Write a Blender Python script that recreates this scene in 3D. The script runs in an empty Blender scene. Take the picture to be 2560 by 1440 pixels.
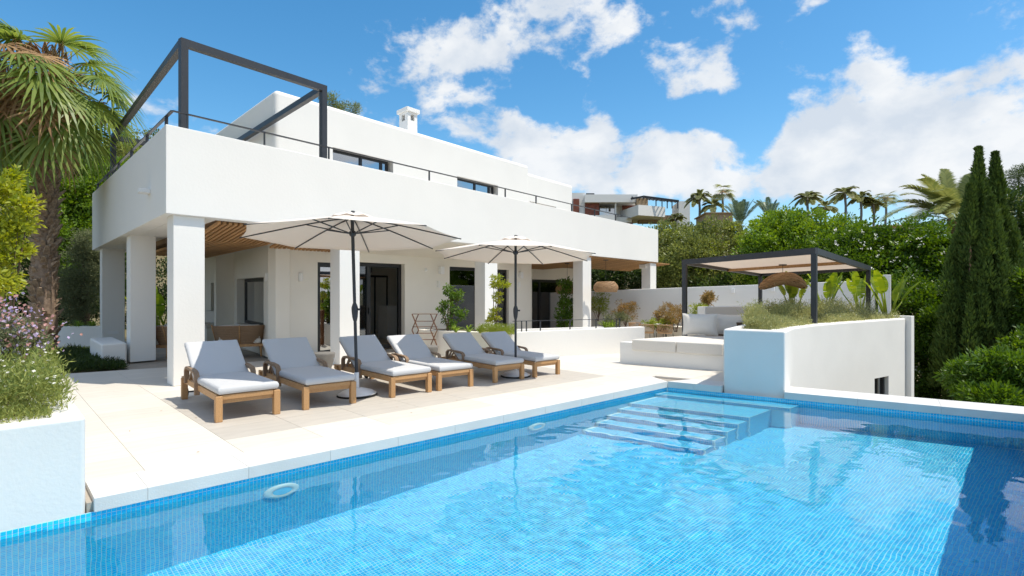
import bpy, bmesh, math, random
import numpy as np
from mathutils import Vector, Matrix, noise

random.seed(7); RNG = np.random.default_rng(7)
R = math.radians
SC = bpy.context.scene
COL = SC.collection

# ------------------------------------------------------------------ camera
FPX, CAMH, HOR, CXP = 1400.0, 1.55, 726.0, 1280.0      # focal length in photo pixels, eye height, horizon row, centre column
cam_d = bpy.data.cameras.new('camera'); cam = bpy.data.objects.new('camera', cam_d); COL.objects.link(cam)
cam_d.sensor_width = 36; cam_d.lens = 36 * FPX / 2560; cam_d.shift_y = (HOR - 720) / 2560
cam_d.clip_start = 0.05; cam_d.clip_end = 3000
cam.location = (0, 0, CAMH); cam.rotation_euler = (R(90), 0, 0)
SC.camera = cam

# ------------------------------------------------------------------ light
SUN_AZ, SUN_EL = 106.0, 65.0                            # compass angle clockwise from the view axis, height
w = bpy.data.worlds.new('World'); SC.world = w; w.use_nodes = True
nt = w.node_tree; N = nt.nodes; LK = nt.links
for n in list(N): N.remove(n)
def wn(t, **k):
    n = N.new(t)
    for a, b in k.items(): setattr(n, a, b)
    return n
out = wn('ShaderNodeOutputWorld')
sky = wn('ShaderNodeTexSky', sky_type='NISHITA', sun_disc=False)
sky.sun_elevation = R(SUN_EL); sky.sun_rotation = R(SUN_AZ)
sky.air_density = 1.0; sky.dust_density = 0.8; sky.ozone_density = 2.6; sky.altitude = 50
hs = wn('ShaderNodeHueSaturation'); hs.inputs['Saturation'].default_value = 1.32; hs.inputs['Hue'].default_value = 0.49
LK.new(sky.outputs[0], hs.inputs['Color'])
bg1 = wn('ShaderNodeBackground'); bg1.inputs[1].default_value = 0.14; LK.new(hs.outputs[0], bg1.inputs[0])
tc = wn('ShaderNodeTexCoord')
def math_n(op, a, b=None, clamp=False):
    n = wn('ShaderNodeMath', operation=op); n.use_clamp = clamp
    for i, v in enumerate((a, b)):
        if v is None: continue
        if isinstance(v, (int, float)): n.inputs[i].default_value = v
        else: LK.new(v, n.inputs[i])
    return n.outputs[0]
# cumulus: fractal noise over the view direction, gathered into banks
sx = wn('ShaderNodeSeparateXYZ'); LK.new(tc.outputs['Generated'], sx.inputs[0])
def dirvec(px, py):
    return Vector(((px - CXP) / FPX, 1.0, (HOR - py) / FPX)).normalized()
warp = wn('ShaderNodeTexNoise'); warp.inputs['Scale'].default_value = 5.0; warp.inputs['Detail'].default_value = 4
LK.new(tc.outputs['Generated'], warp.inputs['Vector'])
wv = wn('ShaderNodeVectorMath', operation='MULTIPLY_ADD'); wv.inputs[1].default_value = (.05, .05, .05)
LK.new(warp.outputs['Color'], wv.inputs[0]); LK.new(tc.outputs['Generated'], wv.inputs[2])
def fbm(scale, detail, rough, off, src=None):
    m = wn('ShaderNodeMapping'); m.inputs['Location'].default_value = off; m.inputs['Scale'].default_value = (1, 1, 1.5)
    LK.new(src or wv.outputs[0], m.inputs[0])
    n = wn('ShaderNodeTexNoise'); n.inputs['Scale'].default_value = scale; n.inputs['Detail'].default_value = detail
    n.inputs['Roughness'].default_value = rough; LK.new(m.outputs[0], n.inputs['Vector'])
    return n.outputs[0]
shape = fbm(8.5, 10, .60, (3.1, 1.7, .4))
banks = [(1060, 95, .13, .12, .30), (1430, 60, .14, .11, .34), (1170, 235, .10, .10, .26), (1270, 140, .10, .06, .18), (1700, 190, .10, .08, .42), (1560, 210, .05, .10, -.22), (1890, 468, .20, .035, .25), (600, 160, .16, .10, -.35), (760, 5, .12, .07, -.35),
         (1280, 400, .13, .09, .36), (1440, 430, .16, .07, .25), (1520, 380, .16, .10, .36), (1780, 400, .14, .085, .32), (2080, 340, .14, .10, .34), (2220, 270, .12, .10, .30), (1700, 300, .10, .035, -.38), (2420, 215, .06, .09, -.15),
         (2310, 325, .17, .095, .36), (2560, 390, .15, .09, .32), (2440, 250, .08, .05, .14), (1750, 450, .16, .05, .18), (2300, 430, .26, .06, .26), (1892, 330, .05, .13, -.42), (1580, 290, .05, .05, -.16), (1420, 300, .04, .04, -.12), (1975, 165, .05, .03, .12), (420, 300, .12, .05, .3), (1200, 195, .045, .03, -.30), (1850, 250, .06, .1, -.15), (1650, 60, .08, .05, .1)]
acc = None
for (px, py, rx, rz, wt) in banks:
    d = dirvec(px, py)
    su = wn('ShaderNodeVectorMath', operation='SUBTRACT'); su.inputs[1].default_value = d; LK.new(wv.outputs[0], su.inputs[0])
    su2 = wn('ShaderNodeVectorMath', operation='SUBTRACT'); su2.inputs[1].default_value = (.025, .025, .025); LK.new(su.outputs[0], su2.inputs[0])
    mu = wn('ShaderNodeVectorMath', operation='MULTIPLY'); mu.inputs[1].default_value = (1 / rx, 1 / rx, 1 / rz); LK.new(su2.outputs[0], mu.inputs[0])
    le = wn('ShaderNodeVectorMath', operation='LENGTH'); LK.new(mu.outputs[0], le.inputs[0])
    mr = wn('ShaderNodeMapRange', interpolation_type='SMOOTHERSTEP'); LK.new(le.outputs['Value'], mr.inputs[0])
    mr.inputs[1].default_value = 0; mr.inputs[2].default_value = 1.35; mr.inputs[3].default_value = wt; mr.inputs[4].default_value = 0
    acc = mr.outputs[0] if acc is None else math_n('ADD', acc, mr.outputs[0])
# cumulus goes on all round; cover added out of view to brighten the shade
behind = wn('ShaderNodeMapRange'); LK.new(sx.outputs[1], behind.inputs[0])
behind.inputs[1].default_value = .45; behind.inputs[2].default_value = .1; behind.inputs[3].default_value = 0; behind.inputs[4].default_value = .23
acc = math_n('ADD', acc, behind.outputs[0])
low = wn('ShaderNodeMapRange'); LK.new(sx.outputs[2], low.inputs[0])
low.inputs[1].default_value = .0; low.inputs[2].default_value = .16; low.inputs[3].default_value = .14; low.inputs[4].default_value = 0
acc = math_n('ADD', acc, low.outputs[0])
dens = math_n('ADD', math_n('MULTIPLY', math_n('SUBTRACT', shape, .5), 1.75), acc)
cov = wn('ShaderNodeMapRange', interpolation_type='SMOOTHSTEP'); LK.new(dens, cov.inputs[0])
cov.inputs[1].default_value = .13; cov.inputs[2].default_value = .39; cov.inputs[3].default_value = 0; cov.inputs[4].default_value = .97
# cloud tone: sunlit tops, blue-grey thick parts
tone = fbm(9, 6, .55, (7.3, 2.2, 5.1))
tr = wn('ShaderNodeMapRange'); LK.new(tone, tr.inputs[0])
tr.inputs[1].default_value = .36; tr.inputs[2].default_value = .62
cr = wn('ShaderNodeMix', data_type='RGBA'); LK.new(tr.outputs[0], cr.inputs['Factor'])
cr.inputs['A'].default_value = (.68, .75, .84, 1); cr.inputs['B'].default_value = (.93, .95, .97, 1)
bg2 = wn('ShaderNodeBackground'); bg2.inputs[1].default_value = 0.76; LK.new(cr.outputs['Result'], bg2.inputs[0])
mx = wn('ShaderNodeMixShader'); LK.new(cov.outputs[0], mx.inputs[0]); LK.new(bg1.outputs[0], mx.inputs[1]); LK.new(bg2.outputs[0], mx.inputs[2])
LK.new(mx.outputs[0], out.inputs[0])

sun_d = bpy.data.lights.new('sun', 'SUN'); sun_d.energy = 3.5; sun_d.angle = R(.53); sun_d.color = (1, .93, .80)
sun = bpy.data.objects.new('sun', sun_d); COL.objects.link(sun)
sd = Vector((math.sin(R(SUN_AZ)) * math.cos(R(SUN_EL)), math.cos(R(SUN_AZ)) * math.cos(R(SUN_EL)), math.sin(R(SUN_EL))))
sun.rotation_euler = (-sd).to_track_quat('-Z', 'Y').to_euler(); sun.location = sd * 50
sun_d.cycles.is_caustics_light = True                   # lets the sun shine through the pool water

SC.view_settings.view_transform = 'Standard'; SC.view_settings.look = 'None'
SC.view_settings.exposure = 0.40; SC.view_settings.gamma = 1; SC.view_settings.use_curve_mapping = False
SC.render.engine = 'CYCLES'
cy = SC.cycles
cy.max_bounces = 12; cy.diffuse_bounces = 6; cy.glossy_bounces = 4; cy.transmission_bounces = 6; cy.transparent_max_bounces = 10
cy.caustics_refractive = True; cy.caustics_reflective = False; cy.sample_clamp_indirect = 6; cy.use_denoising = True
cy.blur_glossy = 0.3

# ------------------------------------------------------------------ materials
MATS = {}
def mat(name, col, rough=.6, var=0.0, vscale=3.0, bump=0.0, bscale=40.0, metal=0.0, spec=.4, col2=None, stretch=None, detail=5):
    m = bpy.data.materials.new(name); m.use_nodes = True; t = m.node_tree; b = t.nodes['Principled BSDF']
    b.inputs['Base Color'].default_value = (*col, 1); b.inputs['Roughness'].default_value = rough
    b.inputs['Metallic'].default_value = metal; b.inputs['Specular IOR Level'].default_value = spec
    if var or bump or col2:
        c = t.nodes.new('ShaderNodeTexCoord'); mp = t.nodes.new('ShaderNodeMapping'); t.links.new(c.outputs['Object'], mp.inputs[0])
        if stretch: mp.inputs['Scale'].default_value = stretch
    if var or col2:
        n = t.nodes.new('ShaderNodeTexNoise'); n.inputs['Scale'].default_value = vscale; n.inputs['Detail'].default_value = detail
        t.links.new(mp.outputs[0], n.inputs['Vector'])
        mr = t.nodes.new('ShaderNodeMapRange'); mr.inputs[1].default_value = .3; mr.inputs[2].default_value = .7; t.links.new(n.outputs[0], mr.inputs[0])
        mi = t.nodes.new('ShaderNodeMix'); mi.data_type = 'RGBA'; t.links.new(mr.outputs[0], mi.inputs['Factor'])
        a = col; c2 = col2 or tuple(min(1, x * (1 - var)) for x in col)
        mi.inputs['A'].default_value = (*a, 1); mi.inputs['B'].default_value = (*c2, 1)
        t.links.new(mi.outputs['Result'], b.inputs['Base Color'])
    if bump:
        n2 = t.nodes.new('ShaderNodeTexNoise'); n2.inputs['Scale'].default_value = bscale; n2.inputs['Detail'].default_value = 4
        t.links.new(mp.outputs[0], n2.inputs['Vector'])
        bp = t.nodes.new('ShaderNodeBump'); bp.inputs['Strength'].default_value = bump; bp.inputs['Distance'].default_value = .02
        t.links.new(n2.outputs[0], bp.inputs['Height']); t.links.new(bp.outputs[0], b.inputs['Normal'])
    MATS[name] = m; return m
def per_object(m, amt=.12):
    """each object of this material a little lighter or darker (stone and wood differ piece by piece)"""
    t = m.node_tree; b = t.nodes['Principled BSDF']; oi = t.nodes.new('ShaderNodeObjectInfo')
    mr = t.nodes.new('ShaderNodeMapRange'); t.links.new(oi.outputs['Random'], mr.inputs[0]); mr.inputs[3].default_value = 1 - amt; mr.inputs[4].default_value = 1
    mu = t.nodes.new('ShaderNodeMix'); mu.data_type = 'RGBA'; mu.blend_type = 'MULTIPLY'; mu.inputs['Factor'].default_value = 1
    l = b.inputs['Base Color'].links
    if l: t.links.new(l[0].from_socket, mu.inputs['A'])
    else: mu.inputs['A'].default_value = b.inputs['Base Color'].default_value
    t.links.new(mr.outputs[0], mu.inputs['B']); t.links.new(mu.outputs['Result'], b.inputs['Base Color']); return m
plaster = mat('plaster', (.81, .798, .77), .85, var=.035, vscale=.9, bump=.10, bscale=22, spec=.2)
plaster_in = mat('plaster_warm', (.83, .79, .71), .85, var=.05, vscale=1.2, bump=.08, bscale=25, spec=.2)
plaster_pool = mat('plaster_pool', (.80, .782, .75), .8, var=.06, vscale=1.4, bump=.10, bscale=34, spec=.2)
stone = per_object(mat('stone_cream', (.76, .71, .635), .55, var=.13, vscale=2.2, stretch=(1, 5, 1), bump=.04, bscale=60, spec=.3), .10)
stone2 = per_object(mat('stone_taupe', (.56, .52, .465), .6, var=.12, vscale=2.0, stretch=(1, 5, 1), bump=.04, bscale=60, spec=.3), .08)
coping_m = per_object(mat('stone_coping', (.72, .705, .675), .6, var=.10, vscale=2.5, bump=.10, bscale=80, spec=.3), .05)
concrete = mat('concrete', (.44, .39, .33), .9, var=.2, bump=.1)
teak = per_object(mat('teak', (.60, .36, .17), .55, col2=(.44, .235, .10), vscale=7, stretch=(1.2, 14, 14), detail=8, bump=.06, bscale=18, spec=.3), .22)
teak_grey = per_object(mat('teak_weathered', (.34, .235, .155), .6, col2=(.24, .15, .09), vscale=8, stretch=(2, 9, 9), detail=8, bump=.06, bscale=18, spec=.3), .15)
pine = per_object(mat('slat_wood', (.58, .34, .155), .6, col2=(.42, .22, .09), vscale=5, stretch=(6, 6, 6), detail=6), .3)
fabric = mat('cushion_fabric', (.57, .575, .59), .95, var=.06, vscale=160, bump=.12, bscale=420, spec=.1)
linen = mat('linen', (.72, .68, .62), .95, var=.05, vscale=40, bump=.15, bscale=120, spec=.1)
dark = mat('anthracite_metal', (.035, .038, .045), .45, var=.2, vscale=4, spec=.5)
black = mat('black_frame', (.012, .012, .014), .4, spec=.5)
white_p = mat('white_paint', (.80, .80, .80), .4, spec=.5)
rubber = mat('black_rubber', (.02, .02, .02), .7)
grey_c = mat('grey_concrete', (.20, .19, .175), .8, var=.15, vscale=8, bump=.1)
rattan = mat('rattan', (.54, .35, .19), .6, col2=(.34, .20, .10), vscale=60)
rope = mat('woven_rope', (.36, .235, .145), .8, col2=(.22, .14, .08), vscale=30, stretch=(1, 1, 6))
floor_in = mat('indoor_floor', (.60, .52, .42), .35, var=.1)
redwood = mat('rusty_cladding', (.30, .085, .045), .6, col2=(.14, .045, .03), vscale=2.5, stretch=(1, 1, 1))
stone_wall = mat('rubble_stone', (.42, .31, .20), .9, col2=(.28, .20, .12), vscale=4, bump=.4, bscale=3)
terra = mat('terracotta_plaster', (.55, .30, .20), .9, var=.15)
soil = mat('soil', (.10, .065, .04), .95, var=.4, vscale=8, bump=.4, bscale=15)
earth = mat('dry_grass_ground', (.13, .125, .05), .95, col2=(.20, .15, .08), vscale=.8, bump=.5, bscale=4)
bark = mat('bark', (.16, .105, .07), .95, col2=(.08, .055, .04), vscale=14, bump=.6, bscale=12)
palm_bark = mat('palm_bark', (.36, .26, .19), .95, col2=(.20, .14, .10), vscale=12, bump=.5, bscale=16)
def fabric_translucent(name, col, tr=.35):
    m = bpy.data.materials.new(name); m.use_nodes = True; t = m.node_tree
    for n in list(t.nodes): t.nodes.remove(n)
    o = t.nodes.new('ShaderNodeOutputMaterial'); d = t.nodes.new('ShaderNodeBsdfDiffuse'); tl = t.nodes.new('ShaderNodeBsdfTranslucent'); mx_ = t.nodes.new('ShaderNodeMixShader')
    d.inputs[0].default_value = (*col, 1); tl.inputs[0].default_value = (*col, 1); mx_.inputs[0].default_value = tr
    t.links.new(d.outputs[0], mx_.inputs[1]); t.links.new(tl.outputs[0], mx_.inputs[2]); t.links.new(mx_.outputs[0], o.inputs[0])
    return m
canvas = fabric_translucent('parasol_canvas', (.86, .79, .72), .20)
canvas_tan = fabric_translucent('pergola_canvas', (.74, .60, .48), .40)
def glass_mat(name, tint=.5, col=(.8, .9, .95), base=.06):
    m = bpy.data.materials.new(name); m.use_nodes = True; t = m.node_tree
    for n in list(t.nodes): t.nodes.remove(n)
    o = t.nodes.new('ShaderNodeOutputMaterial'); a = t.nodes.new('ShaderNodeBsdfTransparent'); g = t.nodes.new('ShaderNodeBsdfGlossy'); mx_ = t.nodes.new('ShaderNodeMixShader')
    a.inputs[0].default_value = (tint * col[0], tint * col[1], tint * col[2], 1); g.inputs['Roughness'].default_value = .01; g.inputs[0].default_value = (.95, .97, 1, 1)
    f = t.nodes.new('ShaderNodeFresnel'); f.inputs[0].default_value = 1.55
    ad = t.nodes.new('ShaderNodeMath'); ad.operation = 'ADD'; ad.inputs[1].default_value = base; t.links.new(f.outputs[0], ad.inputs[0])
    t.links.new(ad.outputs[0], mx_.inputs[0]); t.links.new(a.outputs[0], mx_.inputs[1]); t.links.new(g.outputs[0], mx_.inputs[2]); t.links.new(mx_.outputs[0], o.inputs[0])
    return m
glass = glass_mat('window_glass', .55)
glass_sky = glass_mat('coated_glass', .28, base=.40)
def leaf_mat(name, c1, c2, tr=.35, rough=.42, spec=.35):
    m = bpy.data.materials.new(name); m.use_nodes = True; t = m.node_tree; b = t.nodes['Principled BSDF']
    at = t.nodes.new('ShaderNodeAttribute'); at.attribute_name = 'tint'
    mi = t.nodes.new('ShaderNodeMix'); mi.data_type = 'RGBA'; mi.inputs['A'].default_value = (*c1, 1); mi.inputs['B'].default_value = (*c2, 1)
    t.links.new(at.outputs['Fac'], mi.inputs['Factor']); t.links.new(mi.outputs['Result'], b.inputs['Base Color'])
    b.inputs['Roughness'].default_value = rough; b.inputs['Specular IOR Level'].default_value = spec
    tl = t.nodes.new('ShaderNodeBsdfTranslucent'); mx_ = t.nodes.new('ShaderNodeMixShader'); mx_.inputs[0].default_value = tr
    hv = t.nodes.new('ShaderNodeHueSaturation'); hv.inputs['Value'].default_value = 1.5; hv.inputs['Hue'].default_value = .485; hv.inputs['Saturation'].default_value = 1.1
    t.links.new(mi.outputs['Result'], hv.inputs['Color']); t.links.new(hv.outputs[0], tl.inputs[0])
    o = t.nodes['Material Output']; t.links.new(b.outputs[0], mx_.inputs[1]); t.links.new(tl.outputs[0], mx_.inputs[2]); t.links.new(mx_.outputs[0], o.inputs[0])
    return m
LF = dict(
    olive=leaf_mat('olive_leaf', (.27, .30, .08), (.10, .135, .035)),
    green=leaf_mat('bright_leaf', (.24, .36, .035), (.07, .15, .02)),
    hedge=leaf_mat('hedge_leaf', (.14, .24, .022), (.035, .09, .013)),
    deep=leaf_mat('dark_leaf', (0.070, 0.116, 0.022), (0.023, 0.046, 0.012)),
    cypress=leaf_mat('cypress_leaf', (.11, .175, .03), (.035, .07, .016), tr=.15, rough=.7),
    yellow=leaf_mat('yellow_leaf', (.44, .44, .04), (.22, .29, .03), tr=.4),
    lime=leaf_mat('lime_leaf', (.36, .40, .06), (.15, .22, .03), tr=.4),
    sage=leaf_mat('sage_leaf', (.56, .53, .23), (.24, .27, .105), tr=.3, rough=.7),
    daisy=leaf_mat('daisy_leaf', (.40, .42, .11), (.15, .20, .05), tr=.3, rough=.6),
    grey=leaf_mat('grey_leaf', (0.232, 0.256, 0.132), (0.109, 0.132, 0.062), tr=.25, rough=.7),
    rust=leaf_mat('rust_leaf', (.42, .27, .09), (.20, .17, .06), tr=.35),
    palm=leaf_mat('palm_leaf', (.27, .34, .075), (.10, .17, .035), tr=.42, rough=.4),
    palm_y=leaf_mat('palm_yellow_leaf', (.34, .35, .11), (.15, .19, .06), tr=.3),
    palm_b=leaf_mat('palm_blue_leaf', (0.202, 0.264, 0.155), (0.093, 0.139, 0.078), tr=.2),
    far=leaf_mat('far_palm_leaf', (.30, .32, .14), (.16, .18, .08), tr=.5),
    dead=leaf_mat('dry_frond', (.46, .29, .14), (.24, .14, .07), tr=.25, rough=.8),
    banana=leaf_mat('banana_leaf', (0.295, 0.372, 0.039), (0.132, 0.217, 0.023), tr=.45, rough=.35),
    strap=leaf_mat('strap_leaf', (0.264, 0.372, 0.054), (0.116, 0.202, 0.031), tr=.35),
    lilac=leaf_mat('lilac_petal', (.50, .40, .62), (.62, .50, .70), tr=.35),
    pinkp=leaf_mat('pink_petal', (.60, .33, .33), (.45, .25, .20), tr=.3),
    white=leaf_mat('white_petal', (.80, .79, .72), (.72, .70, .60), tr=.2),
)

# ------------------------------------------------------------------ helpers
ROOTLOC = {}
def tag(o, label=None, cat=None, group=None, kind=None):
    for k, v in (('label', label), ('category', cat), ('group', group), ('kind', kind)):
        if v: o[k] = v
    return o
def thing(name, label, cat, loc=(0, 0, 0), rz=0.0, group=None, one_off=True):
    o = bpy.data.objects.new(name, None); o.empty_display_size = .1; COL.objects.link(o); o.location = loc; o.rotation_euler = (0, 0, rz)
    tag(o, label, cat, group)
    if one_off: ROOTLOC[o] = Matrix.Translation(Vector(loc)) @ Matrix.Rotation(rz, 4, 'Z')
    return o
def link(name, me, parent=None):
    o = bpy.data.objects.new(name, me); COL.objects.link(o)
    if parent is not None:
        o.parent = parent
        if parent in ROOTLOC: o.matrix_parent_inverse = ROOTLOC[parent].inverted()
    return o
def copy_tree(o, parent=None):
    c = o.copy(); COL.objects.link(c)
    if parent is not None: c.parent = parent
    for ch in o.children: copy_tree(ch, c)
    return c
def G(px, py, z=0.0):
    Y = FPX * (CAMH - z) / (py - HOR); return Vector(((px - CXP) / FPX * Y, Y, z))
def P(px, py, Y):
    return Vector(((px - CXP) / FPX * Y, Y, CAMH + (HOR - py) / FPX * Y))
class MB:
    def __init__(s): s.v = []; s.f = []
    def add(s, vs, fs):
        o = len(s.v); s.v += [tuple(x) for x in vs]; s.f += [tuple(o + i for i in f) for f in fs]; return s
    def box(s, c, size, rz=0.0, M=None):
        x, y, z = (k / 2 for k in size)
        vs = [Vector((sx_ * x, sy * y, sz * z)) for sz in (-1, 1) for sy in (-1, 1) for sx_ in (-1, 1)]
        M = M if M is not None else Matrix.Translation(Vector(c)) @ Matrix.Rotation(rz, 4, 'Z')
        return s.add([M @ q for q in vs], [(0, 2, 3, 1), (4, 5, 7, 6), (0, 1, 5, 4), (2, 6, 7, 3), (0, 4, 6, 2), (1, 3, 7, 5)])
    def beam(s, a, b, w_, h, up=(0, 0, 1)):
        a, b = Vector(a), Vector(b); d = (b - a); L = d.length; d.normalize(); up = Vector(up)
        y = up.cross(d)
        if y.length < 1e-4: y = Vector((1, 0, 0)).cross(d)
        y.normalize(); z = d.cross(y)
        M = Matrix((( d.x, y.x, z.x, (a.x + b.x) / 2), (d.y, y.y, z.y, (a.y + b.y) / 2), (d.z, y.z, z.z, (a.z + b.z) / 2), (0, 0, 0, 1)))
        return s.box(None, (L, w_, h), M=M)
    def prism(s, poly, z0, z1):
        n = len(poly); z0 = z0 if isinstance(z0, (list, tuple)) else [z0] * n; z1 = z1 if isinstance(z1, (list, tuple)) else [z1] * n
        a = sum(poly[i][0] * poly[(i + 1) % n][1] - poly[(i + 1) % n][0] * poly[i][1] for i in range(n))
        if a < 0: poly = poly[::-1]; z0 = z0[::-1]; z1 = z1[::-1]
        vs = [(p[0], p[1], z) for p, z in zip(poly, z0)] + [(p[0], p[1], z) for p, z in zip(poly, z1)]
        return s.add(vs, [tuple(range(n))[::-1], tuple(range(n, 2 * n))] + [(i, (i + 1) % n, n + (i + 1) % n, n + i) for i in range(n)])
    def tube(s, pts, r, n=8, cap=True):
        pts = [Vector(p) for p in pts]; m = len(pts); r = r if isinstance(r, (list, tuple)) else [r] * m
        up = Vector((0, 0, 1)); rings = []; prev = None
        for i, p in enumerate(pts):
            d = (pts[min(i + 1, m - 1)] - pts[max(i - 1, 0)]).normalized()
            x = (prev - d * prev.dot(d)) if prev is not None else (up.cross(d) if abs(d.z) < .95 else Vector((1, 0, 0)).cross(d))
            if x.length < 1e-5: x = Vector((1, 0, 0))
            x.normalize(); prev = x; y = d.cross(x)
            rings.append([p + (x * math.cos(2 * math.pi * k / n) + y * math.sin(2 * math.pi * k / n)) * r[i] for k in range(n)])
        vs = [q for g in rings for q in g]; fs = []
        for i in range(m - 1):
            for k in range(n): fs.append((i * n + k, i * n + (k + 1) % n, (i + 1) * n + (k + 1) % n, (i + 1) * n + k))
        if cap: fs += [tuple(range(n))[::-1], tuple(range((m - 1) * n, m * n))]
        return s.add(vs, fs)
    def lathe(s, prof, n=24, c=(0, 0, 0), M=None):
        c = Vector(c); m = len(prof)
        vs = [Vector((r * math.cos(2 * math.pi * k / n), r * math.sin(2 * math.pi * k / n), z)) for (r, z) in prof for k in range(n)]
        vs = [(M @ q) if M is not None else q + c for q in vs]
        fs = [(i * n + k, i * n + (k + 1) % n, (i + 1) * n + (k + 1) % n, (i + 1) * n + k) for i in range(m - 1) for k in range(n)]
        return s.add(vs, fs)
    def sweep(s, pts, w_, h, side):
        """rectangular bar along pts; side = its constant width axis"""
        pts = [Vector(p) for p in pts]; side = Vector(side).normalized(); m = len(pts); vs = []; fs = []
        for i, p in enumerate(pts):
            d = (pts[min(i + 1, m - 1)] - pts[max(i - 1, 0)]).normalized(); nn = side.cross(d).normalized()
            vs += [p + side * (w_ / 2) + nn * (h / 2), p - side * (w_ / 2) + nn * (h / 2), p - side * (w_ / 2) - nn * (h / 2), p + side * (w_ / 2) - nn * (h / 2)]
        for i in range(m - 1):
            for k in range(4): fs.append((i * 4 + k, i * 4 + (k + 1) % 4, i * 4 + 4 + (k + 1) % 4, i * 4 + 4 + k))
        fs += [(0, 1, 2, 3)[::-1], tuple(range(4 * m - 4, 4 * m))]
        return s.add(vs, fs)
    def mesh(s, name, m, smooth=False):
        me = bpy.data.meshes.new(name); me.from_pydata(s.v, [], s.f)
        bm = bmesh.new(); bm.from_mesh(me); bmesh.ops.recalc_face_normals(bm, faces=bm.faces); bm.to_mesh(me); bm.free()
        me.materials.append(m)
        if smooth: me.polygons.foreach_set('use_smooth', [True] * len(me.polygons))
        return me
    def build(s, name, m, parent=None, smooth=False, bevel=0.0, seg=2):
        o = link(name, s.mesh(name, m, smooth or bevel > 0), parent)
        if bevel:
            b = o.modifiers.new('bevel', 'BEVEL'); b.width = bevel; b.segments = seg; b.limit_method = 'ANGLE'; b.angle_limit = R(40); b.harden_normals = True
        return o
def carve(o, cutters):
    """cut openings and keep only the resulting mesh (bevels included)"""
    tmp = []
    for c in cutters:
        co = bpy.data.objects.new('cut', c.mesh('cut', o.data.materials[0])); COL.objects.link(co); tmp.append(co)
        md = o.modifiers.new('cut', 'BOOLEAN'); md.object = co; md.operation = 'DIFFERENCE'; md.solver = 'EXACT'
    dg = bpy.context.evaluated_depsgraph_get(); dg.update()
    me = bpy.data.meshes.new_from_object(o.evaluated_get(dg)); o.modifiers.clear(); old = o.data; me.name = old.name; o.data = me
    for co in tmp: bpy.data.objects.remove(co)
    return o
def tri_leaves(name, P0, D, Nn, L, W, m, parent=None, tint=None, fold=.18):
    """leaf-shaped faces: P0 base points, D directions, Nn normals (n,3 arrays), L lengths, W widths"""
    n = len(P0); D = D / (np.linalg.norm(D, axis=1, keepdims=True) + 1e-9); S = np.cross(D, Nn); S /= (np.linalg.norm(S, axis=1, keepdims=True) + 1e-9); U = np.cross(S, D)
    L = np.broadcast_to(np.asarray(L, float).reshape(-1, 1), (n, 1)); W = np.broadcast_to(np.asarray(W, float).reshape(-1, 1), (n, 1))
    mid = P0 + D * L * .45
    V = np.empty((n, 4, 3)); V[:, 0] = P0; V[:, 1] = mid + S * W * .5 + U * W * fold; V[:, 2] = P0 + D * L; V[:, 3] = mid - S * W * .5 + U * W * fold
    me = bpy.data.meshes.new(name); me.vertices.add(4 * n); me.vertices.foreach_set('co', V.reshape(-1))
    b = np.arange(n)[:, None] * 4
    idx = np.concatenate([b + np.array([0, 1, 2]), b + np.array([0, 2, 3])], 1).reshape(-1)
    me.loops.add(6 * n); me.loops.foreach_set('vertex_index', idx.astype(np.int32)); me.polygons.add(2 * n)
    me.polygons.foreach_set('loop_start', (np.arange(2 * n) * 3).astype(np.int32)); me.polygons.foreach_set('loop_total', np.full(2 * n, 3, np.int32))
    me.update(calc_edges=True)
    if tint is None: tint = RNG.random(n)
    at = me.attributes.new('tint', 'FLOAT', 'FACE'); at.data.foreach_set('value', np.repeat(np.clip(tint, 0, 1), 2).astype(np.float32))
    me.materials.append(m); return link(name, me, parent)
def unit(n):
    v = RNG.normal(size=(n, 3)); return v / np.linalg.norm(v, axis=1, keepdims=True)
def clump_points(c, rad, nclump, cr, per, shell=.55, flat=.0):
    """points gathered in uneven clumps spread through an ellipsoid"""
    c = np.array(c, float); rad = np.array(rad, float)
    u = unit(nclump); rr = (shell + (1 - shell) * RNG.random((nclump, 1))) ** .8
    cc = c + u * rr * rad * (1 + .16 * RNG.normal(size=(nclump, 1)))
    k = np.repeat(np.arange(nclump), per); n = len(k)
    sz = cr * (.6 + .8 * RNG.random(nclump))
    off = unit(n) * (RNG.random((n, 1)) ** .45) * sz[k][:, None] * np.array([1, 1, .75])
    tintc = RNG.random(nclump)
    outd = off / (np.linalg.norm(off, axis=1, keepdims=True) + 1e-9)
    return cc[k] + off, outd, (u[k]), tintc[k]
def crown(name, m, blobs, leaf, parent, up=.5, droop=0.0, width=.5):
    """blobs: (centre, radii, clumps, clump radius, leaves per clump)"""
    PP, DD, TT = [], [], []
    for (c, rad, nc, cr, per) in blobs:
        p, o1, o2, t = clump_points(c, rad, nc, cr, per)
        d = o1 * .7 + o2 * .35 + unit(len(p)) * .8 + np.array([0, 0, .25 - droop]); PP.append(p); DD.append(d); TT.append(t)
    p = np.concatenate(PP); d = np.concatenate(DD); t = np.concatenate(TT); n = len(p)
    nn = unit(n) * (1 - up) + np.array([0, 0, 1.0]) * up + np.array([.25, -.1, 0])
    L = leaf * (.65 + .7 * RNG.random(n))
    return tri_leaves(name, p, d, nn, L, L * width, m, parent, .55 * t + .45 * RNG.random(n))
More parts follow.
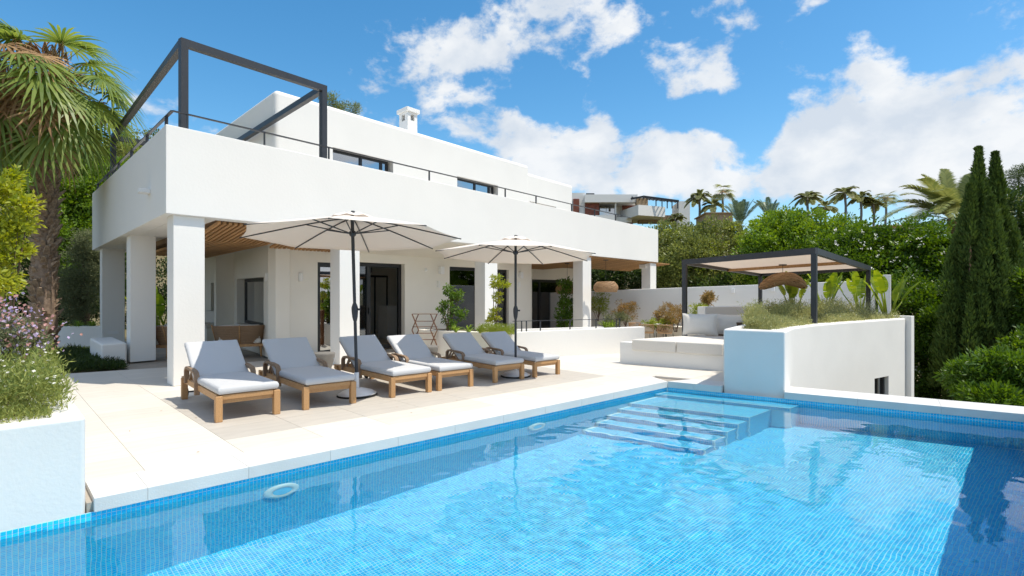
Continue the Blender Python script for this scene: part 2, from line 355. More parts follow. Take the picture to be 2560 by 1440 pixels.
def limb_tree(name, label, cat, base, top_z, r0, blobs, lm, leaf, group=None, bm_=None, up=.5, droop=0., width=.5, limbs=6):
    base = Vector(base); t = thing(name, label, cat, base, group=group)
    mb = MB(); cc = [Vector(b[0]) for b in blobs]; mid = sum(cc, Vector()) / len(cc); fork = base.lerp(Vector((mid.x, mid.y, top_z)), .45); fork.z = base.z + (mid.z - base.z) * .55
    mb.tube([base - Vector((0, 0, .1)), base.lerp(fork, .5) + Vector((.06, .03, 0)), fork], [r0 * 1.25, r0, r0 * .8], 8)
    for k in range(limbs):
        b = blobs[k % len(blobs)]; e = Vector(b[0]) + Vector((random.uniform(-.6, .6) * b[1][0], random.uniform(-.6, .6) * b[1][1], random.uniform(-.2, .6) * b[1][2]))
        mb.tube([fork, fork.lerp(e, .5) + Vector((0, 0, .12)), e], [r0 * .6, r0 * .38, r0 * .12], 6)
    mb.build('trunk', bm_ or bark, t, smooth=True)
    crown('crown', lm, blobs, leaf, t, up, droop, width)
    return t
def shrub(name, label, cat, base, blobs, lm, leaf, group=None, up=.45, droop=0., width=.45, stems=7, stem_m=None):
    base = Vector(base); t = thing(name, label, cat, base, group=group); mb = MB()
    for k in range(stems):
        b = blobs[k % len(blobs)]; e = Vector(b[0]) + Vector([random.uniform(-.6, .6) * q for q in b[1]])
        mb.tube([base + Vector((random.uniform(-.05, .05), random.uniform(-.05, .05), -.05)), base.lerp(e, .5) + Vector((random.uniform(-.04, .04), 0, .02)), e], [.014, .010, .004], 5)
    mb.build('stem', stem_m or bark, t, smooth=True)
    crown('foliage', lm, blobs, leaf, t, up, droop, width)
    return t
# ------------------------------------------------------------------ plan of the place
def v2(x, y): return Vector((x, y, 0))
K1 = v2(2.644, 9.52)                                   # far left corner of the pool
PA = v2(.731, .682).normalized()                       # along the long pool side, away from the camera
PM = v2(-PA.y, PA.x)                                   # from the long side into the deck
PB = v2(.831, -.556).normalized()                      # along the far pool side, to the right
PN = v2(-PB.y, PB.x)                                   # from the far side away from the pool
def TD(t, d, z=0): q = K1 - PA * t + PM * d; return Vector((q.x, q.y, z))
def FW(w_, e, z=0): q = K1 + PB * w_ + PN * e; return Vector((q.x, q.y, z))
WATER, FLOOR = -.155, -1.46

# ------------------------------------------------------------------ ground
def sst(a, b, x):
    t = min(1, max(0, (x - a) / (b - a))); return t * t * (3 - 2 * t)
def ground_z(x, y):
    left = sst(-4.5, -8.5, x) * sst(5, 8.5, y)
    z = -3.2 * (1 - left) - .07 * left
    z += 12.5 * sst(24, 95, y) * (1 if x > -30 else 1) + 8 * sst(95, 320, y)
    z += 16 * sst(-14, -70, x) * sst(22, 120, y)
    return z + .25 * noise.noise(Vector((x * .15, y * .15, 0))) * sst(20, 40, y)
xs = list(np.concatenate([np.linspace(-900, -60, 15), np.linspace(-50, 60, 111), np.linspace(70, 900, 15)]))
ys = list(np.concatenate([np.linspace(-200, -6, 8), np.linspace(-4, 60, 65), np.linspace(64, 180, 30), np.linspace(200, 1800, 14)]))
gm = MB(); nx = len(xs)
gm.v = [(x, y, ground_z(x, y)) for y in ys for x in xs]
gm.f = [(j * nx + i, j * nx + i + 1, (j + 1) * nx + i + 1, (j + 1) * nx + i) for j in range(len(ys) - 1) for i in range(nx - 1)]
tag(gm.build('ground', earth, smooth=True), kind='structure')

# ------------------------------------------------------------------ terrace mass and paving
wall_path = [v2(4.25, 8.83), v2(4.75, 9.42), v2(5.42, 10.1), v2(6.45, 10.94), v2(7.5, 11.67), v2(8.86, 12.6)]   # outer face of the raised planter
mb = MB()
mb.prism([TD(0, .05), TD(7.9, .05), TD(7.9, .2), TD(13, .2), TD(13, 1.5), v2(-11, 6.6), v2(-9.3, 10.3), v2(-7.4, 11.0), v2(-12.5, 15.4), v2(-11, 26), v2(-3.2, 26), v2(1.2, 18.6), TD(0, 6.4)], -3.4, -.035)
mb.prism([TD(0, .05), TD(0, 6.4), v2(1.2, 18.6), v2(4.6, 17.4), v2(5.6, 17.8), v2(11.4, 18.6), v2(10.6, 15.2), wall_path[-1] + v2(-.5, .5)] + [p + v2(-.35, .3) for p in wall_path[-2:0:-1]] + [FW(1.5, .3), FW(.87, .3), FW(.86, .06), FW(0, .05)], -3.4, -.0352)
terrace = tag(mb.build('terrace', concrete), kind='structure')
def clip(poly, p, nrm):
    """keep the side of the line through p that nrm points to"""
    res = []
    for i in range(len(poly)):
        a, b = poly[i], poly[(i + 1) % len(poly)]; da, db = (a - p).dot(nrm), (b - p).dot(nrm)
        if da >= 0: res.append(a)
        if da * db < 0: res.append(a.lerp(b, da / (da - db)))
    return res
paving = tag(bpy.data.objects.new('paving', None), kind='structure'); COL.objects.link(paving)
slab_mesh = {}
SL, SW, GAP = .8, .6, .0036
gl = (G(155, 935) - G(310, 925)).normalized(); gln = v2(gl.y, -gl.x); gln = gln if gln.y < 0 else -gln
for r in range(-8, 17):
    d0 = .5 + r * SW; d1 = d0 + SW
    for c in range(-11, 14):
        t0 = .25 + c * SL; t1 = t0 + SL
        if d1 <= .5 and t0 >= -.1: continue
        cen = TD((t0 + t1) / 2, (d0 + d1) / 2)
        if cen.y < 1.4 or cen.y > 17.6 or cen.x < -13: continue
        if abs(cen.x) / max(cen.y, .1) > 1.02: continue
        if cen.x > 3.0 and cen.y > 13.2 and cen.x > 4.6: continue
        if cen.x / cen.y > .42: continue
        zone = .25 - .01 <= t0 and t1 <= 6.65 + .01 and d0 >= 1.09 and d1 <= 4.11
        g = GAP / 2
        poly = [TD(t0 + g, d0 + g), TD(t1 - g, d0 + g), TD(t1 - g, d1 - g), TD(t0 + g, d1 - g)]
        whole = True
        for (p, nn_) in ((FW(0, .502), PN), (G(155, 935), gln)):
            if nn_ is PN and d0 > .45: continue
            q = clip(poly, p, nn_)
            if len(q) != len(poly) or any((a - b).length > 1e-6 for a, b in zip(q, poly)): whole = False
            poly = q
            if len(poly) < 3: break
        if len(poly) < 3: continue
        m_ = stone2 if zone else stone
        if whole:
            key = m_.name
            if key not in slab_mesh:
                slab_mesh[key] = MB().box((0, 0, -.015), (SL - GAP, SW - GAP, .03)).mesh('slab', m_)
            o = link('slab', slab_mesh[key], paving); o.location = (cen.x, cen.y, .0003 * random.random()); o.rotation_euler = (0, 0, math.atan2(PA.y, PA.x))
        else:
            MB().prism([(p.x, p.y) for p in poly], -.03, .0).build('slab', m_, paving)
# plain floor under the house and the porch, beyond the slabs one can pick apart
# coping along the two visible pool sides, stone by stone
coping = tag(bpy.data.objects.new('pool_coping', None), kind='structure'); COL.objects.link(coping)
t = .0; k = 0
while t < 7.85:
    t2 = min(t + .752, 7.86); a = t + (.0 if k == 0 else .0006); b = t2 - .0006
    MB().prism([(q.x, q.y) for q in (TD(a, 0), TD(b, 0), TD(b, .498), TD(a if k else -.28, .498))], -.10, .004).build('coping_stone', coping_m, coping, bevel=.003, seg=2)
    t = t2; k += 1
wv_ = [0.003, .44, .88, 1.80, 2.75, 3.7, 4.65, 5.3]
for i in range(len(wv_) - 1):
    a, b = wv_[i] + .0006, wv_[i + 1] - .0006
    back = .50 if b < .9 else (.10 if b < 1.85 else .60)
    if .86 < wv_[i] < 1.7: continue                    # the raised planter stands here
    if i == 1: b += 0.0
    MB().prism([(q.x, q.y) for q in (FW(a, 0), FW(b, 0), FW(b, back), FW(a + (.28 if i == 0 else 0), back))], -.10, .0041).build('coping_stone', coping_m, coping, bevel=.003, seg=2)
MB().prism([(q.x, q.y) for q in (FW(5.3, 0), FW(9, 0), FW(9, .6), FW(5.3, .6))], -.10, .004).build('coping_stone', coping_m, coping, bevel=.006)
mb = MB(); mb.prism([(q.x, q.y) for q in (FW(1.86, .04), FW(9, .04), FW(9, .56), FW(1.86, .56))], -3.4, -.101)
mb.build('retaining_wall', plaster_pool, coping)

# ------------------------------------------------------------------ pool
def tile_mat(name, c1, c2, c3):
    m = bpy.data.materials.new(name); m.use_nodes = True; t_ = m.node_tree; b = t_.nodes['Principled BSDF']
    at = t_.nodes.new('ShaderNodeAttribute'); at.attribute_name = 'tint'
    oi = t_.nodes.new('ShaderNodeObjectInfo'); ad = t_.nodes.new('ShaderNodeMath'); ad.operation = 'ADD'; fr = t_.nodes.new('ShaderNodeMath'); fr.operation = 'FRACT'
    t_.links.new(at.outputs['Fac'], ad.inputs[0]); t_.links.new(oi.outputs['Random'], ad.inputs[1]); t_.links.new(ad.outputs[0], fr.inputs[0])
    rp = t_.nodes.new('ShaderNodeValToRGB'); e = rp.color_ramp.elements; e[0].color = (*c1, 1); e[1].color = (*c3, 1); e.new(.5).color = (*c2, 1)
    t_.links.new(fr.outputs[0], rp.inputs[0]); t_.links.new(rp.outputs[0], b.inputs['Base Color']); b.inputs['Roughness'].default_value = .35
    return m
tile_m = tile_mat('mosaic_tile', (.0, .46, .84), (.01, .57, .91), (.07, .70, .95))
tile_w = tile_mat('wall_mosaic_tile', (.005, .50, .86), (.012, .60, .92), (.05, .68, .95))
grout = mat('grout', (.74, .87, .92), .8, var=.08, vscale=20)
pool = tag(bpy.data.objects.new('pool', None), kind='structure'); COL.objects.link(pool)
RECV = []
def receiver(o): o.cycles.is_caustics_receiver = True; RECV.append(o); return o
PT = 10.2                                              # pool length
PWID = 5.4
basin = MB()
def quad(a, b, c, d): basin.add([a, b, c, d], [(0, 1, 2, 3)])
o_l = .03
WR = lambda t: 4.60 + .074 * t                         # the right-hand side runs slightly askew
def PQ(t, w_, z): q = K1 - PA * t + PB * w_; return Vector((q.x, q.y, z))
quad(PQ(-.2, -.3, FLOOR), PQ(PT, -.3, FLOOR), PQ(PT, PWID + .1, FLOOR), PQ(-.2, PWID + .1, FLOOR))
quad(TD(-.1, o_l, FLOOR - .1), TD(PT, o_l, FLOOR - .1), TD(PT, o_l, -.1005), TD(-.1, o_l, -.1005))
quad(FW(-.1, o_l, FLOOR - .1), FW(PWID + .1, o_l, FLOOR - .1), FW(PWID + .1, o_l, -.1005), FW(-.1, o_l, -.1005))
quad(PQ(PT, -.2, FLOOR - .1), PQ(PT, PWID + .1, FLOOR - .1), PQ(PT, PWID + .1, 0), PQ(PT, -.2, 0))
quad(PQ(-.4, WR(-.4), FLOOR - .1), PQ(PT, WR(PT), FLOOR - .1), PQ(PT, WR(PT), 0), PQ(-.4, WR(-.4), 0))
receiver(basin.build('grout_bed', grout, pool))
PITCH, TILE = .0312, .0262
def tiles(name, origin, u, v, nrm, nu, nv, m, keep=None, lift=.0025, parent=None):
    O = np.array(origin); U = np.array(u); Vv = np.array(v); Nn = np.array(nrm)
    i, j = np.meshgrid(np.arange(nu), np.arange(nv), indexing='ij'); i = i.ravel(); j = j.ravel()
    c = O + U * ((i + .5) * PITCH)[:, None] + Vv * ((j + .5) * PITCH)[:, None] + Nn * lift
    if keep is not None:
        k = keep(c, i, j); c = c[k]
    n = len(c); h = TILE / 2
    ja = RNG.normal(size=(n, 3)) * .00025
    c = c + ja
    V = np.stack([c - U * h - Vv * h, c + U * h - Vv * h, c + U * h + Vv * h, c - U * h + Vv * h], 1)
    me = bpy.data.meshes.new(name); me.vertices.add(4 * n); me.vertices.foreach_set('co', V.reshape(-1)); me.loops.add(4 * n)
    me.loops.foreach_set('vertex_index', np.arange(4 * n, dtype=np.int32)); me.polygons.add(n)
    me.polygons.foreach_set('loop_start', (np.arange(n) * 4).astype(np.int32)); me.polygons.foreach_set('loop_total', np.full(n, 4, np.int32)); me.update(calc_edges=True)
    at = me.attributes.new('tint', 'FLOAT', 'FACE'); at.data.foreach_set('value', RNG.random(n).astype(np.float32))
    me.materials.append(m); o = link(name, me, parent if parent is not None else pool); o['kind'] = 'stuff'; return receiver(o)
zv = (0, 0, 1)
# floor
def floor_keep(c, i, j):
    rel = c[:, :2] - np.array(K1[:2]); return (c[:, 1] > 2.3) & (c[:, 0] < c[:, 1] * 1.25) & (rel @ np.array(PN[:2]) < .02) & (rel @ np.array(PM[:2]) < .035) & (rel @ np.array(PM[:2]) > -5.3)
tiles('floor_mosaic', TD(-1.0, .03, FLOOR), -PA, -PM, zv, int(11 / PITCH), int(5.25 / PITCH), tile_m, floor_keep)
# left wall; the three hundred tiles that show largest are single pieces
ROW0 = -.103
T0 = 6.9; ncol = 75
tiles('wall_mosaic', TD(-.05, o_l, ROW0), -PA, (0, 0, -1), -PM, int(9.9 / PITCH), 44, tile_w,
      lambda c, i, j: ~((j < 4) & ((i + .5) * PITCH - .05 > T0) & ((i + .5) * PITCH - .05 < T0 + ncol * PITCH)))
one = MB().box((0, 0, 0), (TILE, .005, TILE)).mesh('tile', tile_w)
i0 = int(math.ceil((T0 + .05) / PITCH - .5))
for i in range(i0, i0 + ncol):
    for j in range(4):
        o = link('tile', one, pool); q = TD(-.05 + (i + .5) * PITCH, o_l - .001, ROW0 - (j + .5) * PITCH); o.location = q; o.rotation_euler = (0, 0, math.atan2(PA.y, PA.x)); receiver(o)
tiles('wall_mosaic', FW(0, o_l, ROW0), PB, (0, 0, -1), -PN, int(PWID / PITCH), 44, tile_w)
ru_ = (PQ(6, WR(6), 0) - PQ(-.3, WR(-.3), 0)).normalized()
tiles('wall_mosaic', PQ(-.3, WR(-.3), ROW0), ru_, (0, 0, -1), v2(ru_.y, -ru_.x) if v2(ru_.y, -ru_.x).dot(PM) > 0 else -v2(ru_.y, -ru_.x), int(6 / PITCH), 44, tile_w)
# steps down into the pool, in the far left corner
steps = [(.0, .34, .09, 2.0), (.34, 1.08, .30, 1.75), (1.08, 1.36, .51, 1.72), (1.36, 1.64, .72, 1.70), (1.64, 1.92, .93, 1.68), (1.92, 2.20, 1.13, 1.66)]
stm = MB()
for k, (a, b, dep, wid) in enumerate(steps):
    z = WATER - dep
    stm.prism([(q.x, q.y) for q in (PQ(a, -.02, 0), PQ(b, -.02, 0), PQ(b, wid, 0), PQ(a, wid, 0))], FLOOR + .001, z)
receiver(stm.build('pool_step', grout, pool))
for k, (a, b, dep, wid) in enumerate(steps):
    z = WATER - dep
    tiles('step_mosaic', PQ(a + .004, .03, z), -PA, PB, zv, int((b - a) / PITCH), int((wid - .03) / PITCH), tile_m)
    tiles('step_mosaic', PQ(b, .03, z - .003), PB, (0, 0, -1), -PA, int((wid - .03) / PITCH), 6, tile_w)
    sn = PA.cross(Vector((0, 0, 1))); tiles('step_mosaic', PQ(a, wid, z - .003), -PA, (0, 0, -1), sn if sn.dot(PB) > 0 else -sn, int((b - a) / PITCH), int((z - FLOOR) / PITCH), tile_w)
rw_ = MB(); rw_.prism([(q.x, q.y) for q in (PQ(-.2, WR(-.2) + .004, 0), PQ(PT, WR(PT) + .004, 0), PQ(PT, WR(PT) + .25, 0), PQ(-.2, WR(-.2) + .25, 0))], -3.2, .14); rw_.build('pool_shadow_wall', plaster_pool, pool)  # unseen side wall, raised above the rim to lengthen its shadow in the pool
# underwater lamps on the long wall
def pool_lamp(px, dep):
    r = (px - CXP) / FPX
    base = TD(0, o_l); dd = -PA; tt = (r * base.y - base.x) / (dd.x - r * dd.y); c = base + dd * tt; c.z = WATER - dep
    M = Matrix.Translation(c) @ (-PM).to_track_quat('Z', 'Y').to_matrix().to_4x4()
    o = MB().lathe([(.155, .0), (.158, .02), (.145, .035), (.10, .045), (.088, .03), (.0, .03)], 32, M=M).build('underwater_lamp', white_p, None, smooth=True)
    receiver(o); return o, M
for px, dep, lab in ((703, .36, 'round white underwater lamp on the pool wall nearest the camera'), (1340, .34, 'round white underwater lamp on the pool wall near the steps')):
    o, M = pool_lamp(px, dep); tag(o, lab, 'pool light')
    ln = MB().lathe([(.086, .0335), (.0, .038)], 32, M=M).build('lens', tile_w, o, smooth=True); receiver(ln)
# water
nu_, nv_ = 640, 330
U_, V_ = np.meshgrid(np.linspace(-.35, PT - .3, nu_), np.linspace(0, 1, nv_), indexing='ij'); V_ = -.35 + V_ * (4.60 + .074 * U_ - .006 + .35)
X = K1.x - PA.x * U_ + PB.x * V_; Y = K1.y - PA.y * U_ + PB.y * V_
Z = np.zeros_like(X)
wr = np.random.default_rng(3)
for k in range(46):
    lam = .11 * (1.75 ** (wr.random() * 3.1)); ang = R(-12) + wr.normal() * .9; ph = wr.random() * 6.28
    Z += .00014 * (lam / .3) ** .85 * np.sin(2 * math.pi / lam * (X * math.cos(ang) + Y * math.sin(ang)) + ph + .6 * np.sin(X * .9 + Y * 1.3 + ph))
gust = .45 + .75 * (.5 + .5 * np.sin(X * 1.1 + 1.3 * np.sin(Y * .8) + .6)) * (.5 + .5 * np.sin(Y * 1.4 - X * .5))
Z *= gust
rel = np.stack([X - K1.x, Y - K1.y], -1)
Z += WATER
wme = bpy.data.meshes.new('water'); wme.vertices.add(X.size); wme.vertices.foreach_set('co', np.stack([X, Y, Z], -1).reshape(-1))
ii, jj = np.meshgrid(np.arange(nu_ - 1), np.arange(nv_ - 1), indexing='ij'); a = (ii * nv_ + jj).ravel()
fi = np.stack([a, a + nv_, a + nv_ + 1, a + 1], 1)
inside = ((rel[..., 0] * PN.x + rel[..., 1] * PN.y).ravel() < .028) & ((rel[..., 0] * PM.x + rel[..., 1] * PM.y).ravel() < .029)
fi = fi[inside[fi].all(axis=1)]
# keep a thin rim so that the sheet meets the walls
wme.loops.add(fi.size); wme.loops.foreach_set('vertex_index', fi.ravel().astype(np.int32)); wme.polygons.add(len(fi))
wme.polygons.foreach_set('loop_start', (np.arange(len(fi)) * 4).astype(np.int32)); wme.polygons.foreach_set('loop_total', np.full(len(fi), 4, np.int32)); wme.update(calc_edges=True)
wme.polygons.foreach_set('use_smooth', [True] * len(fi))
wmat = bpy.data.materials.new('pool_water'); wmat.use_nodes = True; b = wmat.node_tree.nodes['Principled BSDF']
b.inputs['Base Color'].default_value = (.62, .94, 1, 1); b.inputs['Roughness'].default_value = 0; b.inputs['IOR'].default_value = 1.33; b.inputs['Transmission Weight'].default_value = 1
if wme.polygons[0].normal.z < 0: wme.flip_normals()
wme.materials.append(wmat); water = link('water', wme); tag(water, kind='structure'); water.cycles.is_caustics_caster = True

# ------------------------------------------------------------------ the villa
VR, VL = 2350.0, 0.0
HR = v2(VR - CXP, FPX).normalized(); HL = v2(VL - CXP, FPX).normalized()      # along the front; back along the side
C0 = v2((414.5 - CXP) / FPX * 8.86, 8.86)
def hp(s, t, z=0.0): q = C0 + HR * s + HL * t; return Vector((q.x, q.y, z))
def HS(px, t):
    r = (px - CXP) / FPX; o = C0 + HL * t; return (r * o.y - o.x) / (HR.x - r * HR.y)
def HT(px, s):
    r = (px - CXP) / FPX; o = C0 + HR * s; return (r * o.y - o.x) / (HL.x - r * HL.y)
def hz(py, s, t): return CAMH + (HOR - py) / FPX * hp(s, t).y
def hpr(mb, s0, s1, t0, t1, z0, z1):
    return mb.prism([(q.x, q.y) for q in (hp(s0, t0), hp(s1, t0), hp(s1, t1), hp(s0, t1))], z0, z1)
ZB, ZT = 2.77, 4.185
S1 = HS(1645.5, 0); T1 = HT(230, 0); TW = 1.975; SW0 = HS(689, TW); SW1 = HS(1329, TW)
villa = thing('villa', 'white two-storey modern villa with a long parapet balcony on square columns', 'house', hp(0, 0))
zt_b, zb_b = hz(484, 0, T1), hz(626, 0, T1)
mb = MB(); hpr(mb, 0, S1, 0, .3, ZB, ZT)
mb.build('parapet', plaster, villa, bevel=.012)
mb = MB(); q = [hp(0, .3), hp(.3, .3), hp(.3, T1), hp(.06, T1), hp(0, T1 - .06)]
mb.prism([(p.x, p.y) for p in q], [ZB, ZB, zb_b, zb_b, zb_b], [ZT, ZT, zt_b, zt_b, zt_b]); mb.build('parapet', plaster, villa, bevel=.012)
mb = MB(); q = [hp(.3, .3), hp(.85, .3), hp(.85, T1), hp(.3, T1)]
mb.prism([(p.x, p.y) for p in q], [ZB, ZB, zb_b, zb_b], 3.0); mb.build('edge_beam', plaster, villa)
mb = MB(); hpr(mb, .85, S1, .3, T1, 2.98, 3.06); mb.build('roof_terrace', stone, villa)
# columns
def column(px_l, px_r, t0=.08, z0=-.001, s0=None, d=.45):
    if s0 is None: a = HS(px_l, t0); b = HS(px_r, t0)
    else: t0 = HT(px_l, s0); a = s0; b = HS(px_r, t0)
    mb = MB(); zt = ZB + .002 if s0 is None else CAMH + (hz(626, 0, T1) - CAMH) * 0 + ZB - .07 * t0 / T1 + .02
    hpr(mb, a, b, t0, t0 + d, z0, zt); return mb.build('column', plaster, villa, bevel=.012)
column(433, 512); column(849, 899.5); column(1212.5, 1243.7); column(1457, 1478); column(1626, 1640.6, z0=-.5)
column(325, 390, s0=.13); column(255, 312, s0=.13)
# soffits
SLAT_A, SLAT_B = 4.3, HS(1340, .4)
ZW = 2.49
mb = MB(); q = [hp(SLAT_A, .3), hp(SLAT_B, .3), hp(SLAT_B, 2.0), hp(SLAT_A, 2.0)]
mb.prism([(p.x, p.y) for p in q], [ZB, ZB, ZW, ZW], 2.97); mb.build('soffit', plaster_in, villa)
def slat_ceiling(s0, s1, t_front, t_back_fn, n_pitch=.098):
    cb = MB(); n = int((s1 - s0) / n_pitch)
    for k in range(n):
        s = s0 + (k + .5) * n_pitch; tb = t_back_fn(s); sl = MB()
        pts = [(t_front, ZB - .025)] + ([(2.0, ZW + .075)] if tb > 2.05 else []) + [(tb, ZW if tb > 1.9 else ZB - .025 - (tb - t_front) * .15)]
        sl.sweep([hp(s, t_, z + .0) for t_, z in pts], .055, .045, HR); sl.build('slat', pine, villa)
    return cb
back_left = lambda s: 6.9 if s < SW0 - .12 else TW - .01
slat_ceiling(.87, SLAT_A, .02 + .3, back_left)
slat_ceiling(SLAT_B, S1 + 1.45, .05, lambda s: 4.25 if s < S1 - 3.5 else 2.2)
mb = MB(); q = [hp(.85, .3), hp(SLAT_A, .3), hp(SLAT_A, 2.0), hp(.85, 2.0)]
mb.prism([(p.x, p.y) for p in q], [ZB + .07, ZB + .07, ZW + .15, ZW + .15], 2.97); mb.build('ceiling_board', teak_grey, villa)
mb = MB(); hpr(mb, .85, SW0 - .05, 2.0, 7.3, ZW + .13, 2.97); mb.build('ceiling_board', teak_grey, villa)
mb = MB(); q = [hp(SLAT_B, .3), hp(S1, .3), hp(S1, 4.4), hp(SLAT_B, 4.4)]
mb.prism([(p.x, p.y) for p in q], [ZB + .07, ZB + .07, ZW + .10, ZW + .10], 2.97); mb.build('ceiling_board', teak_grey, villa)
mb = MB(); hpr(mb, S1 - .75, S1 + .02, .28, .6, 2.50, 2.66); mb.build('edge_beam', plaster, villa)

# ground-floor walls with door and window openings
def wall_run(a, b, z0, z1, th, openings, name='wall', m=plaster_in):
    """wall from a to b; openings as (d0, d1, z0, z1) along it; its room side lies to the left of a->b"""
    u = (b - a); L = u.length; u = u.normalized(); n = v2(-u.y, u.x); mb = MB()
    mb.prism([(q.x, q.y) for q in (a, b, b + n * th, a + n * th)], z0, z1); o = mb.build(name, m, villa)
    cuts = []
    for (d0, d1, c0, c1) in openings:
        c = MB(); p0, p1 = a + u * d0, a + u * d1; c.prism([(q.x, q.y) for q in (p0 - n * .2, p1 - n * .2, p1 + n * (th + .2), p0 + n * (th + .2))], c0, c1); cuts.append(c)
    if cuts: carve(o, cuts)
    return u, n
def window(a, u, n, d0, d1, z0, z1, setb, name='window', fw=.07, mull=(), gm=glass, slide=None, sill=False):
    """frame of bars with panes, set back in its opening"""
    fr = MB(); y = n * setb
    def bar(e0, e1, f0, f1, th=.07): 
        p, q = a + u * e0 + y, a + u * e1 + y; fr.prism([(k.x, k.y) for k in (p, q, q + n * th, p + n * th)], f0, f1)
    bar(d0, d1, z1 - fw, z1); bar(d0, d1, z0, z0 + fw); bar(d0, d0 + fw, z0 + fw, z1 - fw); bar(d1 - fw, d1, z0 + fw, z1 - fw)
    ed = [d0 + fw]
    for mm in mull: bar(mm - fw * .6, mm + fw * .6, z0 + fw, z1 - fw, .075); ed += [mm - fw * .6, mm + fw * .6]
    ed.append(d1 - fw)
    f = fr.build(name, black, villa)
    for k in range(0, len(ed), 2):
        pn = MB(); p, q = a + u * ed[k] + y + n * .03, a + u * ed[k + 1] + y + n * .03
        if slide is not None and k // 2 == slide: continue
        pn.prism([(k_.x, k_.y) for k_ in (p, q, q + n * .012, p + n * .012)], z0 + fw, z1 - fw); pn.build('pane', gm, f)
    return f
# long front wall
A = hp(SW0, TW); B = hp(SW1, TW)
dS = lambda px: HS(px, TW) - SW0
D1 = (dS(794), dS(868)); D2 = (dS(897), dS(1012)); D3 = (dS(1124), dS(1203)); D4 = (dS(1240), dS(1272))
uF, nF = wall_run(A, B, 0, 2.96, .32, [(D1[0], D1[1], -.1, 2.22), (D2[0], D2[1], -.1, 2.27), (D3[0], D3[1], -.1, 2.27), (D4[0], D4[1], -.1, 2.25)])
window(A, uF, nF, D1[0], D1[1], 0, 2.22, .06, 'door', .11, gm=glass_sky)
window(A, uF, nF, D2[0], D2[1], 0, 2.27, .14, 'sliding_door', .10, mull=(D2[0] + .42,), slide=1)
hd = MB(); p = A + uF * (D2[0] + .42) + nF * .12; hd.box((p.x, p.y, 1.02), (.03, .03, .16), rz=math.atan2(uF.y, uF.x)); hd.build('door_handle', black, villa)
window(A, uF, nF, D3[0], D3[1], 0, 2.27, .12, 'window', .10)
window(A, uF, nF, D4[0], D4[1], 0, 2.25, .10, 'door', .09)
# pale curtains just inside the glass
for (c0_, c1_) in ((D1[0] + .25, D1[1] - .05), (D3[0] + .05, D3[0] + .45)):
    cu = MB(); n_c = 40; vs = []
    for j, z in enumerate((.03, 2.2)):
        for k in range(n_c + 1):
            f = k / n_c; p = A + uF * (c0_ + (c1_ - c0_) * f) + nF * (.36 + .03 * math.sin(f * 34 + j)); vs.append((p.x, p.y, z))
    cu.add(vs, [(k, k + 1, n_c + 2 + k, n_c + 1 + k) for k in range(n_c)]); cu.build('curtain', linen, villa, smooth=True)
# lounge walls
Wb = P(560, 726, 17.5); Wb.z = 0
LA = A.copy()
dirL = (Wb - A).normalized(); LB = Wb
def dpx(a, u, px):
    r = (px - CXP) / FPX; return (r * a.y - a.x) / (u.x - r * u.y)
e0, e1 = dpx(LA, dirL, 659), dpx(LA, dirL, 592)
# room side of this wall is to the right of A->Wb, so run it backwards
Lr = (LB - LA).length
u_, n_ = wall_run(LB, LA, 0, 2.96, .3, [(Lr - e1, Lr - e0, .62, 1.87)])
window(LB, u_, n_, Lr - e1, Lr - e0, .62, 1.87, .2, 'window', .09, gm=glass_sky)
sl = MB(); p, q = LB + u_ * (Lr - e1 - .05), LB + u_ * (Lr - e0 + .05); sl.prism([(k.x, k.y) for k in (p - n_ * .03, q - n_ * .03, q + n_ * .19, p + n_ * .19)], .585, .619); sl.build('sill', coping_m, villa)
XA = v2(-10.5, 17.9); uX = (Wb - XA).normalized()
w0, w1 = dpx(XA, uX, 527), dpx(XA, uX, 552.5)
u2, n2 = wall_run(XA, Wb, 0, 2.96, .3, [(w0, w1, hz(809, 0, 0) * 0 + CAMH + (HOR - 809) / FPX * 17.6, CAMH + (HOR - 707) / FPX * 17.6)])
window(XA, u2, n2, w0 + .1, w1, CAMH + (HOR - 809) / FPX * 17.6, CAMH + (HOR - 707) / FPX * 17.6, .18, 'window', .09)
# recessed right-hand wall behind the outdoor dining place
TR = 4.3; SR0 = HS(1322, TR); RA, RB = hp(SR0, TR), hp(HS(1440, TR), TR)
dR = lambda px: HS(px, TR) - SR0
zR = CAMH + (HOR - 698) / FPX * hp(SR0, TR).y
u3, n3 = wall_run(RA, RB, -.5, 2.96, .3, [(dR(1330), dR(1401), -.6, zR)])
window(RA, u3, n3, dR(1330), dR(1401), -.45, zR, .06, 'sliding_door', .12, mull=(dR(1352),))
mb = MB(); hpr(mb, SW1 - .3, SW1, TW + .32, TR + .3, -.4, 2.96); mb.build('wall', plaster_in, villa)
# inside the house
mb = MB(); hpr(mb, SW0 + .3, SW1 - .3, TW + .32, 6.6, -.03, .004); mb.build('indoor_floor', floor_in, villa)
mb = MB(); hpr(mb, SW0 + .0, SW1 + 6, 6.6, 6.8, 0, 2.97); mb.build('partition', plaster_in, villa)
mb = MB(); hpr(mb, SW0 + .3, SW1 - .3, TW + .32, 6.6, 2.62, 2.97); mb.build('indoor_ceiling', plaster, villa)
s_i = HS(985, 4.3)
mb = MB(); hpr(mb, s_i - .28, s_i + .3, 4.3, 4.9, 0.004, 1.05); mb.build('kitchen_island', plaster, villa, bevel=.01)
mb = MB(); hpr(mb, s_i - .85, s_i - .3, 6.05, 6.58, 0.004, .9); mb.build('kitchen_counter', pine, villa)
mb = MB(); hpr(mb, s_i - .9, s_i + .6, 5.6, 5.64, 2.0, 2.06)
for ds in (-.9, -.32, .02, .55): hpr(mb, s_i + ds, s_i + ds + .045, 5.6, 5.64, .004, 2.0)
mb.build('glazed_partition_frame', black, villa)
mb = MB()
